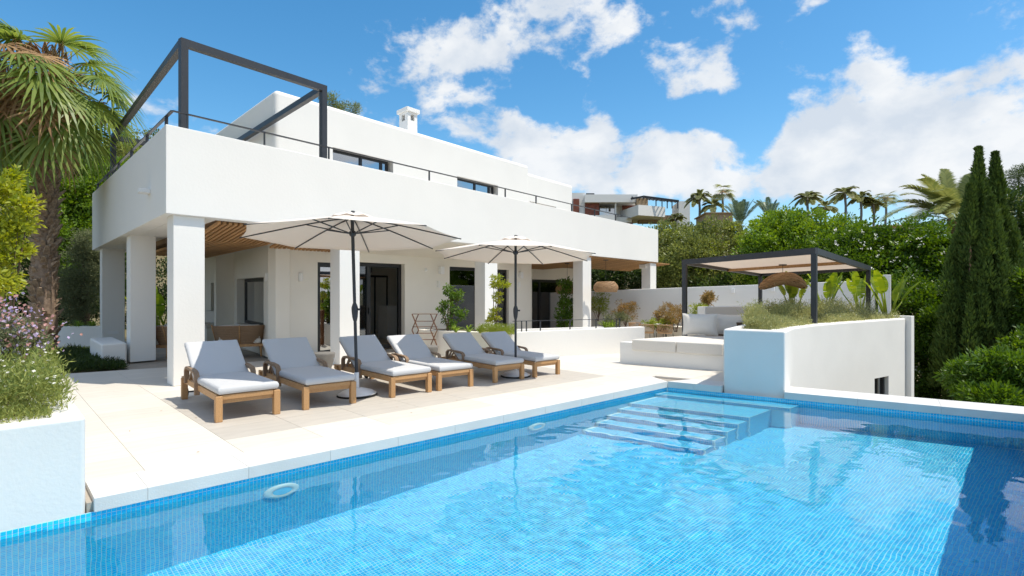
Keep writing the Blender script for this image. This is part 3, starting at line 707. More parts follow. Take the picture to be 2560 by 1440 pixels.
for k in range(5): hpr(mb, s_i - .7, s_i + .5, 6.57, 6.598, 2.2 + k * .035, 2.22 + k * .035)
mb.build('air_vent', dark, villa)

# upper storey, set farther back than the ground floor
TU = 3.6; SU0 = HS(687, TU); SU = HS(1322.5, TU); SU2 = HS(1432.5, TU + .01); TB = 9.6; ZU = hz(221, SU0, TU)
mb = MB(); hpr(mb, SU0, SU, TU, TB, 3.0, ZU); up_ = mb.build('upper_storey', plaster, villa, bevel=.13, seg=6)
def hcut(s0, s1, z0, z1, t0=TU, dep=.32): return hpr(MB(), s0, s1, t0 - .3, t0 + dep, z0, z1)
W1 = (HS(832, TU), HS(983, TU), 3.5, hz(367.5, HS(832, TU), TU)); W2 = (HS(1143, TU), HS(1245, TU), 3.5, hz(440, HS(1143, TU), TU))
W3 = (HS(1323.5, TU + .01) + .02, HS(1390.5, TU + .01), 3.5, hz(502.5, HS(1322.5, TU), TU))
carve(up_, [hcut(*W1), hcut(*W2)])
mb = MB(); hpr(mb, SU - .3, SU2, TU + .012, TB - .6, 3.0, hz(432, SU, TU)); up2 = mb.build('upper_storey', plaster, villa, bevel=.13, seg=6)
carve(up2, [hcut(*W3)])
for (a, b, z0, z1) in (W1, W2, W3):
    window(hp(0, TU), HR, v2(-HR.y, HR.x), a + .004, b - .06, z0, z1 - .012, .17, 'window', .07, mull=((a + b) / 2, b - .32) if b - a > 1.0 else (), gm=glass_sky)
# chimney
def chimney():
    t0 = TU + 1.1; s0 = HS(1019, t0); w_ = .45; zc = hz(267, s0, t0); zb = ZU - .3
    r = MB(); hpr(r, s0, s0 + w_, t0, t0 + w_ + .1, zb, zc - .14); c = r.build('chimney', plaster, villa, bevel=.015)
    holes = [hpr(MB(), s0 + .14, s0 + .31, t0 - .2, t0 + 1, zc - .42, zc - .2), hpr(MB(), s0 - .3, s0 + 1, t0 + .18, t0 + .38, zc - .42, zc - .2)]
    carve(c, holes)
    k = MB(); hpr(k, s0 - .07, s0 + w_ + .07, t0 - .07, t0 + w_ + .17, zc - .14, zc); k.build('chimney_cap', plaster, c, bevel=.015)
    i_ = MB(); hpr(i_, s0 + .15, s0 + .30, t0 + .19, t0 + .37, zc - .7, zc - .15); i_.build('flue', black, c)
chimney()
# slim rail on the parapet
rail = thing('parapet_rail', 'thin dark flat metal handrail on short posts along the balcony parapet', 'railing', hp(0, 0, ZT))
def zpar(t): return ZT + (zt_b - ZT) * max(0, t - .3) / (T1 - .3)
S_END = HS(1577, .12); RH = .265
mb = MB(); mb.beam(hp(.12, .12, ZT + RH), hp(S_END, .12, ZT + RH), .05, .018); mb.build('top_bar', dark, rail)
mb = MB(); mb.beam(hp(.12, .12, ZT + RH + .0005), hp(.12, T1 - .1, zt_b + RH), .05, .018); mb.build('top_bar', dark, rail)
for px in (469, 661, 822, 1073, 1263, 1340, 1429, 1486.6, 1538.8):
    s = HS(px, .12); mb = MB(); mb.box(hp(s, .12, ZT + RH / 2 - .006), (.045, .02, RH - .012), rz=math.atan2(HL.y, HL.x)); mb.build('post', dark, rail)
for px in (416, 368, 329, 297, 269, 245):
    t_ = max(.12, HT(px, .12)); mb = MB(); mb.box(hp(.12, t_, zpar(t_) + RH / 2 - .004), (.05, .02, RH - .012), rz=math.atan2(HR.y, HR.x)); mb.build('post', dark, rail)
# steel frame on the roof terrace
fr_ = thing('roof_pergola', 'open anthracite steel pergola frame on the corner of the roof terrace', 'pergola', hp(.35, .35, 3.06))
ps = .115
s_a = HS(458.5, .42); s_b = HS(808, .42); t_a = HT(283, s_a)
PZ = hz(98, s_a, .42)
for s, t_ in ((s_a, .42), (s_b, .42), (s_a, t_a), (s_b, t_a)):
    mb = MB(); mb.box(hp(s, t_, (3.06 + PZ - .125) / 2), (ps, ps, PZ - .125 - 3.06), rz=math.atan2(HR.y, HR.x)); mb.build('post', dark, fr_)
for a, b in (((s_a - .058, .42), (s_b + .058, .42)), ((s_a - .058, t_a), (s_b + .058, t_a))):
    mb = MB(); mb.beam(hp(*a, PZ - .062), hp(*b, PZ - .062), ps, .125); mb.build('beam', dark, fr_)
for s in (s_a, s_b):
    mb = MB(); mb.beam(hp(s, .48, PZ - .063), hp(s, t_a - .06, PZ - .063), ps, .124); mb.build('beam', dark, fr_)

# wall lights and small fittings on the house
def sconce(label, pos, nrm, h=.19, r=.055, group='white half-round wall lights on the villa'):
    nrm = Vector(nrm).normalized(); x = Vector((0, 0, 1)).cross(nrm); o = MB(); n = 10; vs = []; 
    for z in (-h / 2, h / 2):
        for k in range(n + 1):
            a = math.pi * k / n; q = Vector(pos) + x * (math.cos(a) * r) + nrm * (math.sin(a) * r * 1.1 + .002); vs.append((q.x, q.y, pos.z + z))
    m = n + 1; fs = [(k, k + 1, m + k + 1, m + k) for k in range(n)] + [tuple(range(m))[::-1], tuple(range(m, 2 * m)), (0, m, 2 * m - 1, m - 1)]
    o.add(vs, fs); return tag(o.build('wall_light', plaster, None), label, 'wall light', group)
def on_line(a, u, px, py): q = a + u * dpx(a, u, px); q.z = CAMH + (HOR - py) / FPX * q.y; return q
sconce('white wall light on the front wall between the lounge corner and the narrow glass door', on_line(A, uF, 751, 693), -nF)
sconce('white wall light on the front wall to the right of the open sliding door', on_line(A, uF, 1095, 711), -nF)
sconce('white wall light on the front wall beside the recessed dining door', on_line(A, uF, 1297, 712), -nF)
sconce('white wall light on the lounge side wall right of the window', on_line(LB, u_, 670, 693), -n_)
sconce('white wall light on the lounge side wall left of the window', on_line(LB, u_, 571, 705), -n_)
for px, py, lab in ((1100, 676, 'small white square speaker box high on the front wall left of the tall window'), (1299, 688, 'small white square speaker box high on the front wall by the dining recess')):
    q = on_line(A, uF, px, py); o = MB(); o.box(q - nF * .06, (.15, .12, .22), rz=math.atan2(uF.y, uF.x)); tag(o.build('wall_speaker', white_p, None, bevel=.015), lab, 'speaker', 'white wall speakers')
q = hp(0, HT(376, 0)); q.z = hz(479, 0, HT(376, 0)); nL = -v2(HR.x, HR.y)
o = MB(); o.prism([(k.x, k.y) for k in (q, q + HL * .2, q + HL * .2 + nL * .17, q + nL * .17)], q.z - .03, q.z + .05)
tag(o.build('spotlight', white_p, None, bevel=.01), 'small white spotlight box on the shaded side of the balcony parapet', 'wall light')
q = on_line(A, uF, 1064, 675); mb = MB(); M = Matrix.Translation(q) @ (-nF).to_track_quat('Z', 'Y').to_matrix().to_4x4(); mb.lathe([(.05, 0), (.05, .02), (.03, .05), (0, .06)], 14, M=M)
tag(mb.build('security_camera', white_p, None, smooth=True), 'small round white camera dome on the front wall above the drying rack', 'camera')
t3 = HT(255, .13); q = hp(HS(283, t3 - .004), t3 - .004); q.z = CAMH + (HOR - 831) / FPX * q.y
o = MB(); o.box(q, (.26, .012, .09), rz=math.atan2(HR.y, HR.x)); tag(o.build('socket_plate', white_p, None), 'white double outdoor socket low on the rear side column', 'socket')
q = on_line(LB, u_, 674, 795); o = MB(); o.box(q - n_ * .008, (.08, .015, .1), rz=math.atan2(u_.y, u_.x)); tag(o.build('light_switch', white_p, None), 'small white switch plate on the lounge side wall', 'switch')
# low bench block in front of the rear side column
bb = MB(); qa = G(253, 914); bb.prism([(k.x, k.y) for k in (qa, qa + HR * .46, qa + HR * .46 + HL * 2.0, qa + HL * 2.0)], -.05, .44)
tag(bb.build('masonry_bench', plaster, None, bevel=.04, seg=4), 'low white masonry bench at the foot of the rear side column', 'bench')
# ------------------------------------------------------------------ raised planter, daybed, pergola, garden walls on the right
def thick(path, th):
    """offset an open path to its left by th"""
    res = []
    for i, p in enumerate(path):
        d = (path[min(i + 1, len(path) - 1)] - path[max(i - 1, 0)]).normalized(); res.append(p + v2(-d.y, d.x) * th)
    return res
ZP = .925
B1 = v2(3.44, 9.30)
def wall_poly(path, th): return [(p.x, p.y) for p in path] + [(p.x, p.y) for p in thick(path, th)[::-1]]
pl = thing('raised_planter', 'tall white plastered planter wall standing at the far end of the pool', 'planter', B1)
front = [B1 + PN * 2.5 - PB * .0, B1, v2(4.16, 8.86)]
bs = FW(.885, .10); be = FW(1.80, .10)
blk = MB(); outer = [bs, be] + [p for p in wall_path[1:]]
inner = thick(wall_path[1:], .22)
back_l = bs + PN * 2.9
poly = [bs, be] + wall_path[1:] + inner[::-1] + [be + v2(-.12, .30), bs + v2(.22, .14), back_l + PB * .22, back_l]
o = blk.prism([(p.x, p.y) for p in poly], -3.3, ZP).build('planter_wall', plaster_pool, pl, bevel=.035, seg=3)
fill = MB(); fill.prism([(p.x, p.y) for p in [bs + v2(.22, .14), be + v2(-.12, .30)] + inner + [v2(9.2, 14.9), v2(6.6, 16.3), v2(4.9, 13.3), back_l + PB * .22]], .0, ZP - .09)
fill.build('soil', soil, pl)
# basement window in the lower wall
wd = (wall_path[5] - wall_path[4]).normalized(); wn_ = v2(wd.y, -wd.x)
p0 = wall_path[4] + wd * .12; p1 = wall_path[4] + wd * .78
mbk = MB(); mbk.prism([(k.x, k.y) for k in (p0 + wn_ * .004, p1 + wn_ * .004, p1 - wn_ * .2, p0 - wn_ * .2)], -1.6, [-.52, -.28, -.28, -.52]); 
carve(o, [MB().prism([(k.x, k.y) for k in (p0 + wn_ * .3, p1 + wn_ * .3, p1 - wn_ * .16, p0 - wn_ * .16)], -1.6, -.30)])
bw = MB(); bw.prism([(k.x, k.y) for k in (p0 - wn_ * .10, p1 - wn_ * .10, p1 - wn_ * .135, p0 - wn_ * .135)], -1.6, -.31); f_ = bw.build('basement_window', glass_sky, pl)
bf = MB()
for e in (0, .3, .6): q = p0 + wd * e - wn_ * .09; bf.box((q.x, q.y, -.95), (.05, .05, 1.28), rz=math.atan2(wd.y, wd.x))
bf.build('frame', black, f_)
# end pilaster
e = wall_path[5] + wd * .02; ep = MB(); ep.prism([(k.x, k.y) for k in (e + wn_ * .10, e + wd * .16 + wn_ * .10, e + wd * .16 - wn_ * .4, e - wn_ * .4)], -3.3, ZP + .05); ep.build('pilaster', plaster_pool, pl, bevel=.01)

# daybed
DA, DBv = G(1549.5, 908), G(1797, 927.4); du = (DBv - DA).normalized(); dl = v2(math.sin(R(57)), math.cos(R(57)))
db = thing('daybed', 'low white masonry daybed with two cream mattresses beneath the pergola', 'daybed', DA)
DLn = (DBv - DA).length
bq = [DA, DBv + du * .1, DBv + du * .1 + dl * 2.6, DA + dl * 2.4]
mb = MB(); mb.prism([(k.x, k.y) for k in bq], -.03, .40); mb.build('base', plaster, db, bevel=.012)
mb = MB(); mb.prism([(k.x, k.y) for k in (DA, DA + du * .28, DA + du * .28 + dl * 2.4, DA + dl * 2.4)], .395, .455); mb.build('ledge', plaster, db, bevel=.008)
for a, b in ((.30, 1.22), (1.235, 2.12)):
    c = MB(); o_ = -v2(-du.y, du.x) * .015
    off = DA + o_; c.prism([(k.x, k.y) for k in (off + du * a, off + du * b, off + du * b + dl * 2.0, off + du * a + dl * 2.0)], .27 if 0 else .402, .53) 
    c.v = [(x, y, z - .0) for x, y, z in c.v]
    c.build('mattress', linen, db, bevel=.03, seg=4)
    # the mattress hangs a little over the front edge
    fq = off - v2(-du.y, du.x) * .05; h = MB(); h.prism([(k.x, k.y) for k in (fq + du * a, fq + du * b, fq + du * b + v2(-du.y, du.x) * .045, fq + du * a + v2(-du.y, du.x) * .045)], .30, .525); h.build('mattress', linen, db, bevel=.02, seg=3)
def pillow(label, c, w_, h, th, rz, tilt, m=linen, cat='cushion', group=None):
    n = 14; vs = []; fs = []
    for side in (1, -1):
        for j in range(n + 1):
            for i in range(n + 1):
                u, v = i / n * 2 - 1, j / n * 2 - 1
                e = (1 - abs(u) ** 3.2) * (1 - abs(v) ** 3.2); pin = 1 - .07 * (1 - abs(u)) * abs(v) ** 3 - .0
                wr_ = .012 * noise.noise(Vector((u * 3 + c[0], v * 3, side * 5)))
                vs.append(Vector((u * w_ / 2 * (1 - .06 * (1 - v * v)), side * th / 2 * max(0, e) ** .55 + wr_ * e, v * h / 2 * (1 - .08 * (1 - u * u)))))
    k = (n + 1) ** 2
    for s_ in (0, 1):
        for j in range(n):
            for i in range(n):
                a = s_ * k + j * (n + 1) + i; f = (a, a + 1, a + n + 2, a + n + 1); fs.append(f if s_ else f[::-1])
    M = Matrix.Translation(Vector(c)) @ Matrix.Rotation(rz, 4, 'Z') @ Matrix.Rotation(tilt, 4, 'X')
    o = MB().add([M @ q for q in vs], fs).build('cushion', m, None, smooth=True); return tag(o, label, cat, group)
pc = P(1750, 823, 12.55); pc.z = .53 + .26
pillow('plump cream cushion leaning by the pergola post at the back of the daybed', pc, .76, .50, .24, R(-18), R(-14), group='cream cushions on the daybed')
pc = P(1828, 824, 12.7); pc.z = .53 + .25
pillow('plump cream cushion half hidden behind the tall planter wall', pc, .72, .48, .24, R(-24), R(-14), group='cream cushions on the daybed')

# fabric-covered pergola
pg = thing('pergola', 'anthracite steel pergola with a tan canvas ceiling over the daybed', 'pergola', (5.72, 10.6, 0))
PB_ = Vector((5.72, 10.6, 2.356)); PA_ = Vector((4.10, 13.3, 2.28)); PC_ = Vector((9.29, 14.6, 2.186)); PD_ = PA_ + PC_ - PB_
rzp = math.atan2((PC_ - PB_).y, (PC_ - PB_).x)
for q, zb in ((PB_, ZP - .1), (PA_, .40), (PC_, ZP - .1), (PD_, .6)):
    mb = MB(); mb.box((q.x, q.y, (zb + q.z - .12) / 2), (.095, .095, q.z - .12 - zb), rz=rzp); mb.build('post', dark, pg)
ctr = (PB_ + PD_) / 2
for a, b in ((PB_, PA_), (PB_, PC_), (PA_, PD_), (PC_, PD_)):
    d = (b - a).normalized(); mb = MB(); ex = .0475 if (a is PB_ and b is PA_) or (a is PC_) else -.0475
    mb.beam(a - d * ex - Vector((0, 0, .06)), b + d * ex - Vector((0, 0, .06)), .095, .12); mb.build('beam', dark, pg)
mb = MB(); ins = lambda q: q.lerp(ctr, .025) + Vector((0, 0, -.045)); qs = [ins(q) for q in (PA_, PB_, PC_, PD_)]
g = 10; vs = []
for j in range(g + 1):
    for i in range(g + 1):
        p = qs[0].lerp(qs[1], i / g).lerp(qs[3].lerp(qs[2], i / g), j / g); u = i / g; v = j / g
        p.z -= .035 * math.sin(math.pi * u) * abs(math.sin(2 * math.pi * v)); vs.append(p)
mb.add(vs, [(j * (g + 1) + i, j * (g + 1) + i + 1, (j + 1) * (g + 1) + i + 1, (j + 1) * (g + 1) + i) for j in range(g) for i in range(g)])
mb.build('canvas_ceiling', canvas_tan, pg, smooth=True)
ma, mb2 = (PA_ + PD_) / 2, (PB_ + PC_) / 2
mb = MB(); mb.beam(ma - Vector((0, 0, .10)), mb2 - Vector((0, 0, .10)), .07, .07); mb.build('timber_beam', pine, pg)

def woven(name, label, c, shape, drop_top, cat='pendant lamp', strands=70, group=None):
    """lamp shade of crossing cane strands over a hollow form; shape(u, v) -> offset"""
    t_ = thing(name, label, cat, c, group=group); c = Vector(c); mb = MB()
    for k in range(strands):
        for sgn in (1, -1):
            pts = []
            for j in range(9):
                v = j / 8; u = k / strands + sgn * v * .55 + .05 * math.sin(k * 7.3 + v * 3); pts.append(c + shape(u, v))
            mb.tube(pts, .0065, 3, cap=False)
    mb.build('woven_shade', rattan, t_)
    m2 = MB(); m2.tube([c + shape(0, 0) * Vector((0, 0, 1)).z * 0 + Vector((0, 0, .05)), (c.x, c.y, drop_top)], .006, 6); m2.build('cord', black, t_)
    m3 = MB(); m3.lathe([(.0, drop_top + .0), (.09, drop_top), (.09, drop_top - .025), (0, drop_top - .025)], 16, c=(c.x, c.y, 0)); m3.build('ceiling_cup', black, t_)
    return t_
def kidney(u, v):
    a = 2 * math.pi * u; r = math.sin(math.pi * (.04 + .92 * v)) ** .7
    x = .56 * math.cos(a) * r; y = .30 * math.sin(a) * r; z = -.145 * math.cos(math.pi * v) - .13 * (x / .5) ** 2 + .03 * math.sin(x * 5 + 1) + .05
    return Vector((x, y, z))
q = P(1957, 704, 13.4); topz = CAMH + (HOR - 661) / FPX * 13.4
woven('pendant_lamp', 'wide kidney-shaped woven cane pendant lamp hanging under the pergola', q, kidney, topz)
def dome(u, v):
    a = 2 * math.pi * u; r = (.10 + .42 * math.sin(min(1, v * 1.1) * math.pi / 2)) * (1 - .18 * max(0, v - .7) / .3)
    return Vector((math.cos(a) * r, math.sin(a) * r, .24 - .47 * v))
def drum(u, v):
    a = 2 * math.pi * u; r = .22 + .27 * math.sin(math.pi * min(1, v + .12) * .62) - .1 * v; return Vector((math.cos(a) * r, math.sin(a) * r, .18 - .36 * v))
q = P(1514.5, 717, 19.2); woven('pendant_lamp', 'wide dome-shaped woven cane pendant lamp hanging in front of the garden hedge', q, drum, 2.60, group='woven lamps over the dining place')
q = P(1418, 722, 20.5); woven('pendant_lamp', 'woven cane pendant lamp half hidden by a column and the leafy vine', q, drum, 2.55, group='woven lamps over the dining place')

# garden walls
bwll = MB(); ga, gb = v2((1370 - CXP) / FPX * 25.5, 25.5), v2((2187 - CXP) / FPX * 18.2, 18.2); gu = (gb - ga).normalized(); gn = v2(-gu.y, gu.x)
bwll.prism([(k.x, k.y) for k in (ga, gb, gb + gn * .25, ga + gn * .25)], -2.5, [1.45, 1.55 + 25.4 / 1400 * 18.2, 1.55 + 25.4 / 1400 * 18.2, 1.45])
tag(bwll.build('garden_wall', plaster, None, bevel=.02), 'long white garden wall rising behind the dining place and the pergola', 'wall')
pier = MB(); pier.box((gb.x + .25, gb.y - .1, 0), (.34, .34, 4.1), rz=math.atan2(gu.y, gu.x)); tag(pier.build('gate_pier', plaster, None, bevel=.015), 'white square pier at the right end of the long garden wall', 'pier')
for px, py, lab in ((1833, 727, 'small white spotlight on the garden wall left of the rear pergola post'), (1933, 723, 'small white spotlight on the garden wall under the woven pergola lamp')):
    qq = on_line(ga, gu, px, py); o = MB(); o.box(qq - gn * .05, (.11, .1, .16), rz=math.atan2(gu.y, gu.x)); tag(o.build('wall_light', white_p, None, bevel=.01), lab, 'wall light', 'spotlights on the garden wall')
hb = MB(); ha, hb2 = v2((1763 - CXP) / FPX * 15.2, 15.2), v2((2100 - CXP) / FPX * 16.6, 16.6); hu = (hb2 - ha).normalized(); hn = v2(-hu.y, hu.x)
hb.prism([(k.x, k.y) for k in (ha, hb2, hb2 + hn * .35, ha + hn * .35)], -.1, 1.10)
tag(hb.build('low_wall', plaster, None, bevel=.015), 'low white wall behind the daybed cushions beneath the pergola', 'wall')
pt = MB(); pt.prism([(k.x, k.y) for k in (v2(1.2, 18.6), v2(4.6, 17.4), v2(5.6, 17.8), v2(12, 19), v2(12, 26), v2(-3.2, 30), v2(-3.2, 26))], -3.4, -.46)
tag(pt.build('patio', stone, None), kind='structure')
rp = MB(); ra_, rb_ = v2((1560 - CXP) / FPX * 23.6, 23.6), v2((1765 - CXP) / FPX * 20.2, 20.2); ru = (rb_ - ra_).normalized(); rn = v2(-ru.y, ru.x)
rp.prism([(k.x, k.y) for k in (ra_, rb_, rb_ + rn * 2.2, ra_ + rn * 2.2)], -.5, .17)
tag(rp.build('planting_bed', plaster_in, None, bevel=.012), 'low cream planting bed wall behind the dining table', 'planter')
# curved stair-well wall with planter behind the far loungers
tw = [G(1278, 897.5), G(1420, 890), G(1548.6, 883.7), G(1612, 881)]
twp = thing('stairwell_wall', 'low white wall with a planter end and a dark rail behind the far loungers', 'wall', tw[0])
zt1 = .60
mb = MB(); mb.prism(wall_poly(tw, .22), -.03, [.60, .615, .63, .64, .64, .63, .615, .60]); mb.build('wall', plaster, twp, bevel=.012)
pA = v2((1069.5 - CXP) / FPX * 13.45, 13.45); pe = tw[0]
pdir = (pA - pe).normalized()
mb = MB(); mb.prism([(k.x, k.y) for k in (pe - pdir * .0 + v2(-.004, .002), pA, pA + HL * .55 + HR * .1, pe + v2(.15, .9))], -.03, .585); mb.build('planter', plaster_in, twp, bevel=.012)
mb = MB(); mb.prism([(k.x, k.y) for k in (pe + v2(-.1, .25), pA + v2(.25, .2), pA + HL * .5 + HR * .3, pe + v2(.1, .85))], .5, .59); mb.build('soil', soil, twp)
mb = MB(); ins_ = thick(tw, .25)
inner2 = [p + v2(0, 2.3) for p in tw]
mb.prism(wall_poly(inner2[:3], .2), -.03, .50); mb.build('inner_wall', plaster, twp)
rl = thing('stairwell_rail', 'low dark metal rail standing on the white stairwell wall', 'railing', tw[0] + Vector((0, 0, .6)))
tm = thick(tw, .11); zr = .6 + .245
def at_px(path, px):
    for a, b in zip(path[:-1], path[1:]):
        u = (b - a).normalized(); d = dpx(a, u, px)
        if -.01 <= d <= (b - a).length + .01: return a + u * d
    return path[-1]
mb = MB(); pts_r = [at_px(tm, px) + Vector((0, 0, zr)) for px in (1282, 1350, 1425, 1500, 1552)]
for a, b in zip(pts_r[:-1], pts_r[1:]): mb.beam(a, b, .03, .012)
mb.build('top_bar', dark, rl)
for px in (1304, 1316, 1351, 1425, 1490, 1541, 1549):
    q = at_px(tm, px); mb = MB(); mb.box((q.x, q.y, .6 + .125), (.028, .012, .25), rz=.3); mb.build('post', dark, rl)

# ------------------------------------------------------------------ left foreground planter and garden wall
lp = thing('pool_planter', 'white plastered planter block standing in the near left corner of the pool', 'planter', TD(7.9, .03))
e0_, e1_ = TD(7.905, .035), TD(12.5, .035)
mb = MB(); mb.prism([(k.x, k.y) for k in (e0_, e1_, e1_ + PM * 2.6, e0_ + PM * 2.6)], -.16, .62); mb.build('planter_wall', plaster_pool, lp, bevel=.035, seg=3)
mb = MB(); mb.prism([(k.x, k.y) for k in (TD(8.2, .33), TD(12.3, .33), TD(12.3, 2.4), TD(8.2, 2.4))], .55, .64); mb.build('soil', soil, lp)
lw_ = MB(); a_, b_ = G(128, 867), G(262, 866); lw_.prism([(k.x, k.y) for k in (a_, b_, b_ + v2(0, .3), a_ + v2(-1.8, .3), a_ + v2(-1.8, 0))], -.2, .56)
tag(lw_.build('garden_wall', plaster, None, bevel=.02), 'low white garden wall beside the palm trunk', 'wall')
sp = MB()
pp = G(150, 878); sp.prism([(k.x, k.y) for k in (v2(-14.5, 14.3), v2(-9.6, 13.6), v2(-9.3, 15), v2(-14.5, 15.25))], -.2, -.045); tag(sp.build('path', stone, None), kind='structure')
bo = MB(); q = P(34, 890, 5.6); bo.box((q.x, q.y, .82), (.15, .12, .32), rz=.6)
tag(bo.build('path_light', white_p, None, bevel=.01), 'white rectangular path light half hidden in the flowering planter', 'path light')

# ------------------------------------------------------------------ sun loungers
def rounded_slab(name, L, W_, T, m, parent, M, puff=.012, rad=.035):
    """stuffed pad: rounded rim, slightly crowned and uneven faces"""
    nx_, ny_ = 26, 16; vs = []; fs = []; sd_ = len(name) * 3.7
    for side in (1, -1):
        for j in range(ny_ + 1):
            for i in range(nx_ + 1):
                u, v = i / nx_ * 2 - 1, j / ny_ * 2 - 1
                u2 = math.copysign(1 - (1 - abs(u)) ** 1.6, u); v2_ = math.copysign(1 - (1 - abs(v)) ** 1.6, v)
                ex, ey = (1 - abs(u2)) * L / 2, (1 - abs(v2_)) * W_ / 2; e = min(ex, ey)
                h = T / 2 - (rad - math.sqrt(max(0, rad * rad - (rad - min(e, rad)) ** 2))) + puff * .5 * min(1, e / .16)
                nz = .0035 * noise.noise(Vector((u2 * L * 6 + sd_, v2_ * 4, side))) + .0018 * noise.noise(Vector((u2 * L * 19, v2_ * 13 + sd_, side)))
                vs.append(M @ Vector((u2 * L / 2 + .004 * noise.noise(Vector((v2_ * 5, sd_, 1))), v2_ * W_ / 2 + .004 * noise.noise(Vector((u2 * 7, sd_, 2))), side * h + nz * min(1, e / .05))))
    k = (nx_ + 1) * (ny_ + 1)
    for s_ in (0, 1):
        for j in range(ny_):
            for i in range(nx_):
                a = s_ * k + j * (nx_ + 1) + i; f = (a, a + 1, a + nx_ + 2, a + nx_ + 1); fs.append(f if not s_ else f[::-1])
    rim = [i for i in range(nx_ + 1)] + [j * (nx_ + 1) + nx_ for j in range(1, ny_ + 1)] + [ny_ * (nx_ + 1) + i for i in range(nx_ - 1, -1, -1)] + [j * (nx_ + 1) for j in range(ny_ - 1, 0, -1)]
    for a, b in zip(rim, rim[1:] + rim[:1]): fs.append((a, b, b + k, a + k))
    return MB().add(vs, fs).build(name, m, parent, smooth=True)
def make_lounger(label):
    r = thing('sun_lounger', label, 'sun lounger', group='teak sun loungers along the pool', one_off=False)
    W2_ = .315; zt = .30
    for y in (-W2_, W2_):
        for x in (.035, 1.80):
            mb = MB(); mb.box((x, y, zt / 2 - .004), (.072, .075, zt - .008)); mb.build('leg', teak, r, bevel=.008)
        mb = MB(); mb.box((1.0, y * .985, .262), (1.85, .032, .075)); mb.build('side_rail', teak, r, bevel=.004)
        # curved armrest
        pts = [(.98, y * 1.06, .17), (.985, y * 1.06, .30), (.995, y * 1.06, .40), (1.02, y * 1.06, .435), (1.07, y * 1.06, .45), (1.25, y * 1.06, .462), (1.45, y * 1.06, .468), (1.52, y * 1.06, .455), (1.56, y * 1.06, .42), (1.565, y * 1.06, .36), (1.56, y * 1.06, .25)]
        mb = MB(); mb.sweep(pts, .062, .036, (0, 1, 0)); mb.build('armrest', teak_grey, r, bevel=.006)
        mb = MB(); mb.beam((1.20, y * 1.0, .28), (1.34, y * 1.0, .44), .02, .03); mb.beam((1.34, y * 1.0, .44), (1.50, y * 1.0, .29), .02, .03); mb.build('arm_brace', teak_grey, r)
        M = Matrix.Translation((1.92, y * .86, .075)) @ Matrix.Rotation(R(90), 4, 'X')
        mb = MB(); mb.lathe([(0, -.02), (.06, -.02), (.075, -.012), (.075, .012), (.06, .02), (0, .02)], 20, M=M); mb.build('wheel', rubber, r, smooth=True)
    mb = MB(); mb.box((.03, 0, .272), (.030, W2_ * 2 - .078, .055)); mb.build('front_rail', teak, r, bevel=.004)
    mb = MB(); mb.box((.045, 0, .222), (.026, W2_ * 2 - .08, .042)); mb.build('front_rail', teak, r, bevel=.004)
    mb = MB(); mb.box((1.90, 0, .25), (.03, W2_ * 2 - .05, .08)); mb.build('rear_rail', teak, r)
    mb = MB(); mb.tube([(1.92, -W2_ * .86, .075), (1.92, W2_ * .86, .075)], .012, 8); mb.build('axle', dark, r)
    for k in range(9):
        mb = MB(); mb.box((.12 + k * .125, 0, .297), (.07, W2_ * 2 - .04, .016)); mb.build('seat_slat', teak, r)
    rounded_slab('seat_cushion', 1.20, .66, .085, fabric, r, Matrix.Translation((.595, 0, .3495)), rad=.026)
    a = R(35); hx, hz_ = 1.19, .312; dx, dz = math.cos(a), math.sin(a)
    M = Matrix.Translation((hx + dx * .345 - dz * .048, 0, hz_ + dz * .345 + dx * .052)) @ Matrix.Rotation(-a, 4, 'Y')
    rounded_slab('back_cushion', .70, .66, .085, fabric, r, M, rad=.026)
    Mf = Matrix.Translation((hx + dx * .35, 0, hz_ + dz * .35 - .004)) @ Matrix.Rotation(-a, 4, 'Y')
    for y in (-.29, .29):
        mb = MB(); mb.box(None, (.70, .035, .028), M=Mf @ Matrix.Translation((0, y, 0))); mb.build('back_frame', teak_grey, r)
    for k in range(5):
        mb = MB(); mb.box(None, (.07, .54, .014), M=Mf @ Matrix.Translation((-.28 + k * .14, 0, 0))); mb.build('back_slat', teak_grey, r)
    mb = MB(); mb.beam((hx + dx * .42, .2, hz_ + dz * .42 - .02), (1.72, .2, .27), .02, .03); mb.build('prop', teak_grey, r)
    mb = MB(); mb.beam((hx + dx * .42, -.2, hz_ + dz * .42 - .02), (1.72, -.2, .27), .02, .03); mb.build('prop', teak_grey, r)
    return r
spots = [((546, 1055.6), (691, 1034.9), 1.05, 'teak sun lounger closest to the pool planter, its backrest half sunlit'),
         ((766, 1024), (880, 1008), 1.03, 'teak sun lounger second from the pool planter, shaded backrest in front of the wicker sofa'),
         ((981.6, 993.6), (1070.5, 980.7), 1.0, 'teak sun lounger just behind the nearer parasol pole'),
         ((1099, 976.4), (1174.7, 966), .965, 'teak sun lounger with a sunlit stripe down its backrest before the drying rack'),
         ((1239, 956.5), (1303, 948), .94, 'teak sun lounger second from the far end, in front of the farther parasol base'),
         ((1337.6, 943), (1393, 936), .915, 'teak sun lounger at the far end of the row beside the low white wall')]
first = None
for (pl_, pr_, sc_, lab) in spots:
    a, b = G(*pl_), G(*pr_); mid = (a + b) / 2; f = (b - a).normalized(); back = v2(-f.y, f.x)
    back = (back * .75 + PM * .25 + f * random.uniform(-.02, .02)).normalized()
    o = make_lounger(lab) if first is None else copy_tree(first)
    if first is None: first = o
    o['label'] = lab
    o.location = mid - back * .035; o.rotation_euler = (0, 0, math.atan2(back.y, back.x)); o.scale = (sc_, sc_, sc_)
